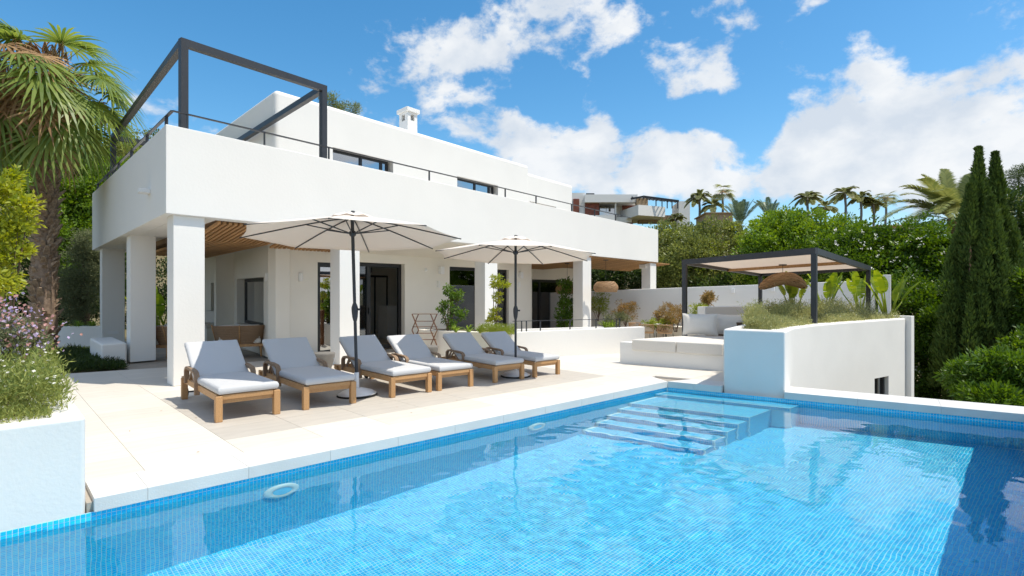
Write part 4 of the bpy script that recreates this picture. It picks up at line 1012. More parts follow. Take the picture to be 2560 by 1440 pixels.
# bowl side tables
bowl = [(0, 0), (.20, 0), (.205, .02), (.24, .10), (.285, .2), (.30, .26), (.302, .285), (.285, .29), (0, .292)]
for px, py, lab in ((809, 924, 'round grey concrete side table between the second and third loungers'), (1071, 902.5, 'round grey concrete side table behind the sunlit-striped lounger')):
    q = G(px, py); s_ = .72
    tag(MB().lathe([(r_ * s_, z * 1.15) for r_, z in bowl], 32, c=q).build('side_table', grey_c, None, smooth=True), lab, 'side table', 'bowl-shaped concrete side tables')

# ------------------------------------------------------------------ parasols
def make_parasol(label, rot):
    r = thing('parasol', label, 'parasol', group='cream parasols over the loungers', one_off=False)
    RAD, ZR, ZTOP, ZH = 1.57, 2.33, 2.66, 2.39
    MB().lathe([(.285, .012), (.28, .035), (.22, .07), (.13, .10), (.06, .115), (.045, .12)], 40).build('base', white_p, r, smooth=True)
    MB().lathe([(0, .0), (.285, .0), (.292, .012), (.286, .03), (.25, .03)], 40).build('base_ring', rubber, r, smooth=True)
    MB().lathe([(.034, .11), (.034, .34), (.028, .345)], 18).build('base_tube', white_p, r, smooth=True)
    MB().lathe([(.023, .33), (.023, 1.2), (.025, 2.36), (.025, ZTOP)], 16).build('pole', dark, r, smooth=True)
    cr_ = MB().lathe([(.026, 1.10), (.04, 1.16), (.047, 1.24), (.047, 1.30), (.034, 1.34), (.027, 1.36)], 16); cr_.beam((.03, -.01, 1.27), (.085, -.02, 1.27), .022, .03); cr_.build('crank', dark, r, smooth=True)
    MB().lathe([(.026, ZH - .05), (.045, ZH - .03), (.055, ZH), (.045, ZH + .03), (.026, ZH + .04)], 16).build('hub', dark, r, smooth=True)
    tilt = Matrix.Translation((0, 0, ZH)) @ Matrix.Rotation(R(-3.3), 4, 'X') @ Matrix.Rotation(R(1.0), 4, 'Y') @ Matrix.Translation((0, 0, -ZH))
    prof = lambda f: ZTOP - .02 - (ZTOP - .02 - ZR) * (f ** 1.22)
    nr, ns = 10, 6; vs = [tilt @ Vector((0, 0, prof(0)))]; n = 8 * ns
    for i in range(1, nr + 1):
        f = i / nr
        for k in range(n):
            g_, u = divmod(k, ns); u /= ns; a = rot + (g_ + u) * math.pi / 4; aa = (u - .5) * math.pi / 4
            rr = RAD * f * math.cos(math.pi / 8) / math.cos(aa) * (1 - .02 * math.sin(math.pi * u) * f)
            z = prof(f) - .012 * math.sin(math.pi * u) * math.sin(math.pi * min(1, f * .9)) 
            vs.append(tilt @ Vector((rr * math.sin(a), rr * math.cos(a), z)))
    fs = [(0, 1 + (k + 1) % n, 1 + k) for k in range(n)]
    for i in range(nr - 1):
        for k in range(n): fs.append((1 + i * n + k, 1 + i * n + (k + 1) % n, 1 + (i + 1) * n + (k + 1) % n, 1 + (i + 1) * n + k))
    cn = MB().add(vs, fs).build('canopy', canvas, r); cn.data.polygons.foreach_set('use_smooth', [True] * len(cn.data.polygons))
    sm = cn.modifiers.new('thickness', 'SOLIDIFY'); sm.thickness = .003
    vv = MB(); vn = 32; pv = [Vector((0, 0, ZTOP + .035))]
    for i, (rr, z) in enumerate(((.14, .018), (.24, -.012), (.31, -.042))):
        for k in range(vn): a = 2 * math.pi * k / vn; pv.append(Vector((rr * math.sin(a), rr * math.cos(a), ZTOP + z + .012 * math.cos(a * 8))))
    vf = [(0, 1 + (k + 1) % vn, 1 + k) for k in range(vn)] + [(1 + i * vn + k, 1 + i * vn + (k + 1) % vn, 1 + (i + 1) * vn + (k + 1) % vn, 1 + (i + 1) * vn + k) for i in range(2) for k in range(vn)]
    vv.add([tilt @ q for q in pv], vf).build('vent_cap', canvas, cn, smooth=True)
    MB().lathe([(0, ZTOP + .07), (.025, ZTOP + .065), (.035, ZTOP + .05), (.02, ZTOP + .02)], 12, M=tilt).build('finial', dark, r, smooth=True)
    for g_ in range(8):
        a = rot + g_ * math.pi / 4; pts = []
        for f in (.02, .2, .4, .6, .8, 1.015):
            pts.append(tilt @ Vector((RAD * f * math.sin(a), RAD * f * math.cos(a), prof(min(1, f)) - .014)))
        MB().tube(pts, .0095, 6).build('rib', dark, r, smooth=True)
        e = tilt @ Vector((RAD * .42 * math.sin(a), RAD * .42 * math.cos(a), prof(.42) - .02))
        MB().tube([(.045 * math.sin(a), .045 * math.cos(a), ZH), e], .0095, 6).build('strut', dark, r)
    return r
u1 = make_parasol('large cream parasol with a leaning pole at the near loungers', R(-6)); q = G(893, 989); u1.location = q; u1.rotation_euler = (0, R(-1.6), 0)
u2 = make_parasol('cream parasol farther along the row, before the white stairwell wall', R(-22)); q = G(1289, 941); u2.location = q; u2.scale = (.925, .925, .935)

# ------------------------------------------------------------------ drying rack
rk = thing('drying_rack', 'folding brown wooden drying rack beside the open sliding door', 'drying rack', G(1062, 880, 0))
ry = 13.25
def RP(px, py, dy=0): return P(px, py, ry + dy)
rw = mat('rack_wood', (.20, .085, .035), .6, var=.3, vscale=9)
zl = [784.5, 804.5, 825, 845, 865, 884, 897]
for side, (xa, xb) in enumerate(((1030, 1046.5), (1076, 1093))):
    for k in range(3):
        y0, y1 = zl[2 * k], zl[2 * k + 2]
        for (p_, q_, dy) in (((xa, y0), (xb, y1), 0), ((xb, y0), (xa, y1), .05)):
            mb = MB(); mb.beam(RP(*p_, dy), RP(*q_, dy), .03, .022); mb.build('slat', rw, rk)
for k, (ya, x0, x1) in enumerate(((785, 1030, 1093), (803, 1039, 1084), (817, 1031, 1093), (833, 1039, 1084), (849, 1031, 1090), (866, 1039, 1080))):
    mb = MB(); mb.tube([RP(x0, ya, .02), RP(x1, ya, .02)], .0095, 6); mb.build('dowel', rw, rk)

# ------------------------------------------------------------------ lounge furniture under the porch
def wicker_seat(label, c, rz, wid, group=None, name='wicker_sofa', cat='sofa'):
    """low seat seen from behind: flared woven back on splayed timber legs"""
    t_ = thing(name, label, cat, c, rz, group=group); c = Vector(c); M = ROOTLOC[t_]
    def L(x, y, z): return M @ Vector((x, y, z))
    n = 18; back = MB(); rows = 9
    def shell(u, v): # u -1..1 across, v 0..1 up; back faces -y
        flare = .08 * v; x = u * (wid / 2 + flare); y = -.34 - .14 * v + .40 * (abs(u) ** 5) * (1 - .25 * v); return x, y, .30 + .44 * v
    vs = []
    for s_ in (0, .03):
        for j in range(rows + 1):
            for i in range(n + 1):
                x, y, z = shell(i / n * 2 - 1, j / rows); vs.append(L(x * (1 - s_ * .6), y + s_, z))
    k = (rows + 1) * (n + 1); fs = []
    for s_ in (0, 1):
        for j in range(rows):
            for i in range(n):
                a = s_ * k + j * (n + 1) + i; fs.append((a, a + 1, a + n + 2, a + n + 1))
    back.add(vs, fs).build('woven_back', rope, t_, smooth=True)
    for j in range(11):
        mb = MB(); mb.tube([L(*[q + d for q, d in zip(shell(i / n * 2 - 1, (j + .5) / 11), (0, -.006, 0))]) for i in range(n + 1)], .008, 5); mb.build('woven_band', rope, t_, smooth=True)
    for u in (-1, 0, 1):
        mb = MB(); mb.tube([L(*shell(u, v)) + (M.to_3x3() @ Vector((0, -.012, 0))) for v in (-.05, .5, 1.02)], .016, 6); mb.build('back_post', pine, t_, smooth=True)
    for (x, y) in ((-wid / 2 + .06, -.32), (wid / 2 - .06, -.32), (0, -.34), (-wid / 2 + .06, .36), (wid / 2 - .06, .36)):
        mb = MB(); mb.tube([L(x * 1.0, y, .27), L(x * 1.04, y * 1.08, .0)], [.032, .018], 8); mb.build('leg', pine, t_, smooth=True)
    mb = MB(); mb.box(None, (wid - .02, .76, .06), M=M @ Matrix.Translation((0, 0, .275))); mb.build('seat_frame', pine, t_)
    mb = MB(); mb.box(None, (wid - .1, .70, .13), M=M @ Matrix.Translation((0, .02, .37))); mb.build('seat_cushion', linen, t_, bevel=.04, seg=3)
    mb = MB(); mb.box(None, (wid - .14, .12, .34), M=M @ Matrix.Translation((0, -.26, .58)) @ Matrix.Rotation(R(10), 4, 'X')); mb.build('back_cushion', linen, t_, bevel=.04, seg=3)
    return t_
q = G(598, 893); wicker_seat('wicker sofa with timber legs standing in the shaded lounge', (q.x - .1, q.y + .25, 0), R(24), 1.0)
q = G(402, 899); wicker_seat('wicker armchair glimpsed between the two front columns', (q.x + .1, q.y + .5, 0), R(-8), .8, name='wicker_armchair', cat='armchair')
bn = thing('corner_bench', 'grey built-in corner bench with cushions along the lounge back wall', 'bench', (-9.6, 17.2, 0))
mb = MB(); mb.prism([(k.x, k.y) for k in (v2(-10.4, 16.75), v2(-9.1, 16.7), v2(-8.95, 17.3), v2(-10.4, 17.75))], 0, .42); mb.build('base', plaster_in, bn)
mb = MB(); mb.prism([(k.x, k.y) for k in (v2(-10.4, 16.73), v2(-9.1, 16.68), v2(-9.0, 17.25), v2(-10.4, 17.7))], .421, .54); mb.build('seat_cushion', linen, bn, bevel=.03)
mb = MB(); mb.prism([(k.x, k.y) for k in (v2(-10.4, 17.45), v2(-9.05, 17.1), v2(-9.02, 17.3), v2(-10.4, 17.68))], .545, .92); mb.build('back_cushion', linen, bn, bevel=.05, seg=3)
# ------------------------------------------------------------------ dining place
dt = thing('dining_table', 'small round white dining table behind the stairwell wall', 'table', P(1637, 849, 21.3))
base = P(1637, 849, 21.3); ZD = base.z
base.z = -.46
topz = CAMH + (HOR - 808) / FPX * 21.3
MB().lathe([(0, topz), (.50, topz), (.51, topz - .02), (.50, topz - .04), (0, topz - .04)], 32, c=(base.x, base.y, 0)).build('table_top', white_p, dt, smooth=True)
MB().lathe([(.25, -.455), (.25, -.43), (.04, -.41), (.04, topz - .041)], 24, c=(base.x, base.y, 0)).build('pedestal', white_p, dt, smooth=True)
def rattan_chair(label, c, rz):
    t_ = thing('rattan_chair', label, 'chair', c, rz, group='rattan chairs round the dining table'); M = ROOTLOC[t_]
    def L(x, y, z): return M @ Vector((x, y, z))
    for sx_, sy in ((-1, -1), (1, -1), (-1, 1), (1, 1)):
        mb = MB(); mb.tube([L(sx_ * .24, sy * .24, 0), L(sx_ * .21, sy * .2, .42)], .011, 6); mb.build('leg', dark, t_)
    mb = MB(); mb.lathe([(0, .42), (.26, .42), (.27, .44), (.26, .46), (0, .455)], 20, M=M); mb.build('seat', rattan, t_, smooth=True)
    mb = MB(); pts = [L(.28 * math.cos(a), -.28 * math.sin(a), .74) for a in np.linspace(-.35, math.pi + .35, 14)]; mb.tube(pts, .014, 6); mb.build('back_rail', rattan, t_, smooth=True)
    mb = MB()
    for a in np.linspace(-.25, math.pi + .25, 26): mb.tube([L(.27 * math.cos(a), -.27 * math.sin(a), .45), L(.28 * math.cos(a), -.28 * math.sin(a), .73)], .0055, 4)
    mb.build('back_weave', rattan, t_)
    return t_
for dx, dy, rz, lab in ((-.42, -.42, R(-35), 'rattan chair on the near left side of the dining table'), (.22, -.58, R(20), 'rattan chair on the near right side of the dining table'),
                        (-.62, .42, R(-125), 'rattan chair on the far left side of the dining table'), (.45, .55, R(140), 'rattan chair on the far right side of the dining table')):
    rattan_chair(lab, (base.x + dx, base.y + dy, -.458), rz)
# ------------------------------------------------------------------ palms and fan leaves
def ribbon(name, strips, m, parent, tint=None):
    """flat tapering strips: list of (list of (point, half-width vector))"""
    V, F, T = [], [], []
    for st in strips:
        o = len(V); t_ = random.random()
        for (p, h) in st: V.append(p + h); V.append(p - h)
        for i in range(len(st) - 1): F.append((o + 2 * i, o + 2 * i + 1, o + 2 * i + 3, o + 2 * i + 2)); T.append(t_)
    me = bpy.data.meshes.new(name); me.from_pydata([tuple(v) for v in V], [], F)
    at = me.attributes.new('tint', 'FLOAT', 'FACE'); at.data.foreach_set('value', np.array(T, np.float32)); me.materials.append(m)
    return link(name, me, parent)
def frond_dir(az, el): return Vector((math.cos(az) * math.cos(el), math.sin(az) * math.cos(el), math.sin(el)))
def fan_leaf(base, az, el, stalk, rad, nseg=22, droop=.5):
    """costapalmate leaf: stalk curve plus radiating drooping segments"""
    d = frond_dir(az, el); side = Vector((-math.sin(az), math.cos(az), 0)); up = side.cross(d) * -1
    if up.z < 0: up = -up
    tip = base + d * stalk + Vector((0, 0, -.12 * stalk * stalk)); strips = []
    d2 = (d + Vector((0, 0, -.35 - .25 * stalk))).normalized(); up2 = d2.cross(side); up2 = up2 if up2.z > 0 else -up2
    for k in range(nseg):
        a = (k / (nseg - 1) - .5) * R(215); v = d2 * math.cos(a) + side * math.sin(a); L = rad * (1 - .25 * abs(a) / R(107)) * random.uniform(.9, 1.08)
        w_ = L * .034; hw = (v.cross(up2)).normalized(); dr = droop * random.uniform(.7, 1.3); st = []
        for j in range(6):
            f = j / 5; p = tip + v * (L * f * (1 - .12 * f * dr)) + up2 * (.10 * L * f * (1 - f)) + Vector((0, 0, -dr * L * .55 * f ** 2.6)); st.append((p, hw * (w_ * (.35 + 1.5 * f if f < .5 else 2.2 * (1 - f) + .02))))
        strips.append(st)
    return [base, base.lerp(tip, .5) + Vector((0, 0, .03)), tip], strips
def feather_leaf(base, az, el, L, n=34, droop=.9, lw=.34, w_=.016):
    """pinnate frond: arching midrib with leaflets in a V"""
    pts = []; d0 = frond_dir(az, el)
    for j in range(12):
        f = j / 11; pts.append(base + d0 * (L * f * (1 - .08 * f)) + Vector((0, 0, -droop * L * .45 * f ** 2.1)))
    strips = []; side0 = Vector((-math.sin(az), math.cos(az), 0))
    for k in range(n):
        f = .12 + .88 * k / (n - 1); x = f * 11; i = min(10, int(x)); p = pts[i].lerp(pts[i + 1], x - i); tan = (pts[i + 1] - pts[i]).normalized(); up = tan.cross(side0); up = up if up.z > 0 else -up
        l = lw * L * .55 * (math.sin(math.pi * min(1, .15 + f * .85)) ** .6) * random.uniform(.85, 1.1)
        for s_ in (1, -1):
            v = (side0 * s_ * .85 + tan * .75 + up * .22).normalized(); hw = v.cross(up).normalized() * w_; e = p + v * l + Vector((0, 0, -.22 * l))
            strips.append([(p, hw * .6), (p + v * l * .5 + Vector((0, 0, -.04 * l)), hw), (e, hw * .08)])
    return pts, strips
def palm(name, label, base, top, r0, r1, leaves, lm, kind, group=None, cat='palm tree', tbark=palm_bark, rings=True):
    base = Vector(base); top = Vector(top); t_ = thing(name, label, cat, base, group=group); mb = MB(); n = 10
    pts = [base.lerp(top, k / n) + Vector((.05 * math.sin(k), .04 * math.cos(k * 1.3), 0)) for k in range(n + 1)]
    mb.tube(pts, [(r0 + (r1 - r0) * k / n) * (1.06 if k % 2 else 1) for k in range(n + 1)], 10); mb.build('trunk', tbark, t_, smooth=True)
    st = MB(); strips = []
    for (az, el, a, b) in leaves:
        c = top + Vector((math.cos(az) * r1 * .6, math.sin(az) * r1 * .6, random.uniform(-.1, .1) * r1 * 3))
        if kind == 'fan': pp, ss = fan_leaf(c, az, el, a, b)
        else: pp, ss = feather_leaf(c, az, el, a, *b)
        st.tube(pp, [.018, .012, .006] if len(pp) == 3 else [.02 * (1 - i / 13) for i in range(len(pp))], 4); strips += ss
    st.build('stalks', pine if kind == 'fan' else lm, t_); ribbon('crown', strips, lm, t_)
    return t_
def ring_leaves(n, el_rng, a, b, seed=0, az0=0):
    rr = random.Random(seed); return [(az0 + 2.4 * k + rr.uniform(-.2, .2), R(rr.uniform(*el_rng)), a * rr.uniform(.85, 1.15), b if not isinstance(b, (int, float)) else b * rr.uniform(.85, 1.12)) for k in range(n)]
# the big fan palm on the left
YB = 13.9
wb = P(106, 885, YB); wb.z = -.08; wt = P(122, 190, YB)
wp = palm('fan_palm', 'tall fan palm with a rough trunk and a skirt of dry fronds beside the villa', wb, wt, .255, .18,
          ring_leaves(20, (-55, 12), 1.3, 1.2, 1) + ring_leaves(18, (-10, 66), 1.05, 1.1, 5, 1.1) + [(R(-20), R(-22), 1.45, 1.2), (R(5), R(-8), 1.45, 1.1), (R(-50), R(-50), 1.7, 1.25), (R(-80), R(-62), 1.7, 1.25), (R(-95), R(-42), 1.5, 1.25), (R(-110), R(-60), 1.8, 1.25), (R(-130), R(-48), 1.6, 1.2), (R(-75), R(12), 1.2, 1.1), (R(180), R(-30), 1.6, 1.2), (R(-160), R(0), 1.5, 1.2), (R(-35), R(-40), 1.6, 1.15), (R(-150), R(-35), 1.6, 1.2)], LF['palm'], 'fan')
# old leaf bases up the trunk, each a piece of its own
base_meshes = []
for k in range(5):
    L = .10 + .028 * k; q_ = MB(); w0 = .055 + .006 * k
    q_.add([(-w0, 0, -.06), (w0, 0, -.06), (w0 * .45, L * .72, L * .78), (-w0 * .45, L * .72, L * .78), (-w0, -.03, .05), (w0, -.03, .05), (w0 * .4, L * .66, L * .86), (-w0 * .4, L * .66, L * .86)], [(0, 1, 2, 3), (4, 7, 6, 5), (0, 3, 7, 4), (1, 5, 6, 2), (3, 2, 6, 7), (0, 4, 5, 1)])
    base_meshes.append(q_.mesh('leaf_base', per_object(mat('leaf_base_%d' % k, (.50, .37, .26), .95, col2=(.24, .165, .11), vscale=20, bump=.4, bscale=20), .3)))
for k in range(290):
    f = (k + random.random()) / 290; a = k * 2.39996 + random.uniform(-.25, .25); rr = .255 + (.18 - .255) * f * .72
    c = wb.lerp(wt, .015 + f * .72); o_ = link('leaf_base', random.choice(base_meshes), wp)
    o_.matrix_basis = Matrix.Translation(c + Vector((math.cos(a) * rr * .94, math.sin(a) * rr * .94, 0))) @ Matrix.Rotation(a - math.pi / 2, 4, 'Z') @ Matrix.Rotation(random.uniform(-.25, .3), 4, 'X') @ Matrix.Scale(random.uniform(.8, 1.25), 4)
# dry skirt and seed stalks
dst = []
for k in range(64):
    a = random.uniform(0, 2 * math.pi) if k % 2 else R(random.uniform(-150, -20)); c = wt + Vector((math.cos(a) * .35, math.sin(a) * .35 - .45, random.uniform(-1.0, .75))); pp, ss = fan_leaf(c, a, R(random.uniform(-80, -30)), random.uniform(.5, 1.25), random.uniform(.6, 1.0), 12, .45); dst += ss
ribbon('dry_fronds', dst, LF['dead'], wp)
sk_ = MB(); tw_ = []
for k in range(13):
    a = R(-62) + random.uniform(-1.1, 1.0); L = random.uniform(1.3, 2.3); c = wt + Vector((0, -.2, random.uniform(.1, .6))); d = frond_dir(a, R(random.uniform(30, 48))); pts = []
    for j in range(9):
        f = j / 8; pts.append(c + d * (L * f * (1 - .35 * f)) + Vector((0, 0, -1.35 * L * f ** 2.6)))
    sk_.tube(pts, [.016 * (1 - .09 * j) for j in range(9)], 5)
    for j in range(3, 9):
        for q_ in range(9):
            v = Vector((random.uniform(-.35, .35), random.uniform(-.35, .35), -1)).normalized(); l = random.uniform(.2, .65); h = Vector((random.uniform(-1, 1), random.uniform(-1, 1), 0)).normalized() * .010
            tw_.append([(pts[j], h), (pts[j] + v * l * .6 + Vector((random.uniform(-.08, .08), 0, 0)), h * 1.3), (pts[j] + v * l, h * .3)])
sk_.build('seed_stalks', LF['dead'], wp, smooth=True); ribbon('seed_twigs', tw_, LF['dead'], wp)

# date palm behind the hedge on the right
Yp = 27.0
dp = P(2392, 740, Yp); dp.z = ground_z(dp.x, dp.y); dt_ = P(2396, 545, Yp)
dl_ = [(R(a), R(e), L * 1.22, (52, d, .34, .024)) for a, e, L, d in ((95, 80, 3.0, .5), (160, 55, 3.3, .8), (175, 38, 3.6, .95), (185, 25, 3.7, 1.0), (200, 12, 3.6, 1.0), (150, 70, 3.1, .6), (30, 70, 3.1, .6), (10, 50, 3.3, .8), (-5, 32, 3.6, .95), (-20, 20, 3.6, 1.0), (-70, 40, 3.0, 1.1), (-110, 35, 3.2, 1.1), (-140, 30, 3.4, 1.1), (-40, 35, 3.3, 1.0), (60, 60, 3.0, .8), (120, 50, 3.2, .8), (215, 45, 3.3, .9), (230, 20, 3.3, 1.0), (190, 60, 3.3, .7), (205, 0, 3.2, .9), (-10, 5, 3.2, .9), (170, 12, 3.5, .8))]
dl_ += [(a + R(random.uniform(-14, 14)), e + R(random.uniform(-12, 8)), L * random.uniform(.8, 1.05), b) for a, e, L, b in dl_]
palm('date_palm', 'broad date palm with arching yellow-green fronds beyond the hedge on the right', dp, dt_, .38, .42, dl_, LF['palm_y'], 'feather')
# young blue-green palms poking out of the trees
for px, py, Yy, L, n, lab in ((1850, 560, 34, 2.1, 13, 'young blue-green palm with upright fronds above the pale tree'), (1925, 545, 36, 1.9, 9, 'young blue-green palm fronds just left of the round tree top')):
    tp = P(px, py, Yy); bs_ = tp.copy(); bs_.z = ground_z(tp.x, tp.y)
    palm('young_palm', lab, bs_, tp, .16, .14, [(R(28 * k), R(random.uniform(48, 80)), L * random.uniform(.85, 1.1), (26, .45, .36, .02)) for k in range(n)], LF['palm_b'], 'feather', group='young palms among the trees')
# slender palms on the ridge
far = [(1748, 492, 575, 70, 1.9, 'feather', 'slender grey-trunked palm standing right of the hillside house'), (1806, 480, 570, 72, 1.7, 'fan', 'fan palm on the ridge second from the hillside house'), (1784, 512, 580, 68, 1.8, 'feather', 'low bushy palm between the two ridge palms by the hillside house'),
       (2018, 492, 560, 66, 1.9, 'feather', 'full-headed palm on the ridge above the round tree'), (2062, 518, 570, 64, 1.6, 'feather', 'short drooping palm right of the full-headed ridge palm'), (2113, 482, 560, 68, 2.0, 'feather', 'tallest slender palm on the ridge above the pergola'),
       (2152, 492, 565, 70, 1.9, 'feather', 'drooping palm just right of the tallest ridge palm'), (2184, 508, 570, 70, 1.8, 'feather', 'brownish drooping palm in the middle of the right-hand ridge group'), (2214, 494, 560, 74, 1.6, 'fan', 'small fan palm at the right end of the ridge group'), (1688, 545, 575, 66, 1.5, 'feather', 'small palm in front of the hillside house terrace')]
for px, py, pb, Yy, rad, kd, lab in far:
    tp = P(px, py, Yy); bs_ = P(px + 1, 600, Yy); bs_.z = min(bs_.z, ground_z(bs_.x, bs_.y) + 0)
    lv = [(R(360 / 15 * k + random.uniform(-8, 8)), R(random.uniform(-12, 62)), rad * random.uniform(.85, 1.12), (22, 1.05, .55, .07)) for k in range(22)] if kd == 'feather' else [(R(26 * k), R(random.uniform(-30, 65)), rad * .55, rad * .62) for k in range(18)]
    palm('ridge_palm', lab, bs_, tp, .15, .13, lv, LF['far'], kd, group='palms on the ridge', tbark=grey_c)

# ------------------------------------------------------------------ trees and hedges
def px_blob(px, py, Y, rx, ry, rz_, nc, cr, per): return (P(px, py, Y), (rx, ry, rz_), nc, cr, per)
def gz(q): return Vector((q.x, q.y, ground_z(q.x, q.y)))
def tree_at(name, label, blobs, lm, leaf, r0=.14, cat='tree', group='trees behind the garden', **k):
    c = Vector(blobs[0][0]); young = k.pop('young', None); t_ = limb_tree(name, label, cat, gz(c), c.z, r0, blobs, lm, leaf, group=group, **k)
    if young: crown('young_shoots', LF[young], [(b[0], [q * 1.05 for q in b[1]], max(6, b[2] // 4), b[3] * .6, b[4] // 3) for b in blobs], leaf * .8, t_)
    return t_
tree_at('olive_tree', 'pale olive-green tree directly right of the villa corner', [px_blob(1715, 665, 29, 1.9, 1.5, 1.7, 150, .42, 95), px_blob(1800, 640, 30, 1.7, 1.4, 1.8, 130, .42, 95), px_blob(1655, 620, 31, 1.2, 1.2, 1.3, 70, .42, 90), px_blob(1740, 600, 31, 1.2, 1, 1.0, 60, .4, 90)], LF['olive'], .15, width=.45, young='lime')
tree_at('broadleaf_tree', 'round bright green tree above the pergola', [px_blob(1985, 640, 26, 2.3, 1.8, 1.9, 210, .45, 95), px_blob(2080, 620, 26.5, 1.6, 1.5, 1.5, 120, .42, 95), px_blob(1900, 660, 25.5, 1.2, 1.2, 1.7, 90, .42, 95), px_blob(1960, 575, 27, 1.3, 1.1, .8, 70, .4, 95)], LF['green'], .15, width=.5, young='lime')
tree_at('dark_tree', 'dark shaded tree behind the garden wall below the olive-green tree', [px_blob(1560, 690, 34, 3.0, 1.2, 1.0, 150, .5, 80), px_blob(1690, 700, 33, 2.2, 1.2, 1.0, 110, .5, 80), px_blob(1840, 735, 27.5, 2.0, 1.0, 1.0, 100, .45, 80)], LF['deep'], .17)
tree_at('flowering_tree', 'leafy green tree with small white blossoms right of the pergola', [px_blob(2200, 670, 22, 1.7, 1.2, 1.6, 150, .40, 95), px_blob(2310, 660, 21.5, 1.5, 1.2, 1.5, 140, .40, 95), px_blob(2130, 640, 23, 1.4, 1.1, 1.1, 90, .4, 95), px_blob(2385, 690, 20.5, 1.0, 1, 1.4, 80, .38, 95)], LF['hedge'], .14, width=.5, young='green')
tree_at('leafy_hedge', 'tall dense green hedge falling away behind the planter wall', [px_blob(2290, 800, 19.5, 1.5, 1.0, 1.6, 160, .38, 95), px_blob(2350, 900, 18.5, 1.2, .9, 1.7, 140, .36, 95), px_blob(2390, 780, 19.5, 1.1, .9, 1.6, 100, .36, 95)], LF['hedge'], .12, cat='hedge', width=.5, young='green')
# blossoms
fb = []
for k in range(110):
    q = P(random.uniform(2080, 2420), random.uniform(575, 860), 1); Yb = random.uniform(19.4, 21.2); q = P(CXP + q.x * FPX, HOR - (q.z - CAMH) * FPX, Yb); fb.append(q)
fb = np.array([tuple(q) for q in fb]); fb = np.repeat(fb, 5, 0) + RNG.normal(size=(len(fb) * 5, 3)) * .03
bl = tri_leaves('white_blossom', fb, unit(len(fb)), unit(len(fb)) + np.array([.3, -1, .5]), .07, .05, LF['white'])
bl['kind'] = 'stuff'; bl['label'] = 'small white blossoms scattered over the green hedge'
tree_at('leafy_tree', 'mid-green leafy tree low at the right edge between the cypresses and the laurel shrub', [px_blob(2590, 760, 16.0, .55, .5, 1.0, 60, .3, 90), px_blob(2400, 880, 18.6, .9, .5, 1.1, 80, .3, 90), px_blob(2580, 890, 14.8, .6, .5, .6, 50, .3, 90)], LF['hedge'], .12, width=.5, young='green')
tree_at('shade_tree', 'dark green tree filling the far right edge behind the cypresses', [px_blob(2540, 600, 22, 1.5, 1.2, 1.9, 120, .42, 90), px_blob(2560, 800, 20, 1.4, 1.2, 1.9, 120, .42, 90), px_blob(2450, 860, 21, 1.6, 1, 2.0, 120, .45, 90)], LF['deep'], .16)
tree_at('pine_tree', 'dark pine crown at the upper right edge of the picture', [px_blob(2568, 440, 30, 1.0, 1, .5, 50, .35, 90), px_blob(2560, 500, 30, 1.3, 1, .9, 60, .35, 90)], LF['deep'], .14, width=.2)
def cypress(label, px, ptop, Y, wid, zb, seed):
    tp = P(px, ptop, Y); base = gz(tp); t_ = thing('cypress', label, 'tree', base, group='cypresses on the right'); h = tp.z - base.z; MB().tube([base - Vector((0, 0, .1)), base + Vector((0, 0, h * .9))], [.11, .02], 7).build('trunk', bark, t_, smooth=True)
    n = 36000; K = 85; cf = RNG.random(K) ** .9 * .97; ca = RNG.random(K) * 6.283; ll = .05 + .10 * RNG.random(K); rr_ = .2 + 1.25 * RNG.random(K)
    k = RNG.integers(0, K, n); g = RNG.random(n); f = np.clip(cf[k] + (g - .35) * ll[k] * 1.6, 0, 1.0)
    prof = np.clip(1.15 * (1 - f) ** .55, .0, 1) * np.clip(.5 + f * 2.0, 0, 1) * (.30 + .70 * np.clip((.985 - f) / .28, 0, 1) ** .8)
    cx_ = tp.x + np.cos(ca[k]) * wid * prof * rr_[k] * .85; cy_ = tp.y + np.sin(ca[k]) * wid * prof * rr_[k] * .85
    tuft = .25 * (1 - .9 * g) * (.10 + prof); an = RNG.random(n) * 6.283; q_ = RNG.random(n) ** .5
    p = np.stack([cx_ + np.cos(an) * tuft * q_, cy_ + np.sin(an) * tuft * q_, base.z + h * f], 1)
    d = np.stack([np.cos(an) * .35 + np.cos(ca[k]) * .25, np.sin(an) * .35 + np.sin(ca[k]) * .25, np.full(n, 1.0)], 1) + RNG.normal(size=(n, 3)) * .25
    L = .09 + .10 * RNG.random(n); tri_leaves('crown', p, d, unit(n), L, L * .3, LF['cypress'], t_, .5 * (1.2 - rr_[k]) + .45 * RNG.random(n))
cypress('tall dark cypress with the highest spire at the right', 2446, 378, 17.0, .82, -3, 1)
cypress('dark cypress spire directly right of the tallest cypress', 2488, 390, 17.4, .82, -3, 2)
cypress('shorter cypress shoulder leaning on the left of the two spires', 2426, 470, 16.7, .78, -3, 3)
cypress('broad cypress filling the gap below the two spires', 2478, 500, 16.4, .74, -3, 4)
shrub('laurel_shrub', 'glossy long-leaved shrub rising behind the far pool coping at the right edge', 'shrub', P(2490, 1090, 9.3), [px_blob(2450, 950, 9.5, .42, .4, .36, 60, .16, 60), px_blob(2530, 935, 9.2, .45, .4, .42, 70, .16, 60), px_blob(2590, 960, 9.0, .4, .4, .42, 50, .16, 60), px_blob(2480, 1010, 8.9, .5, .3, .3, 60, .16, 50)], LF['hedge'], .105, width=.3, stems=14)
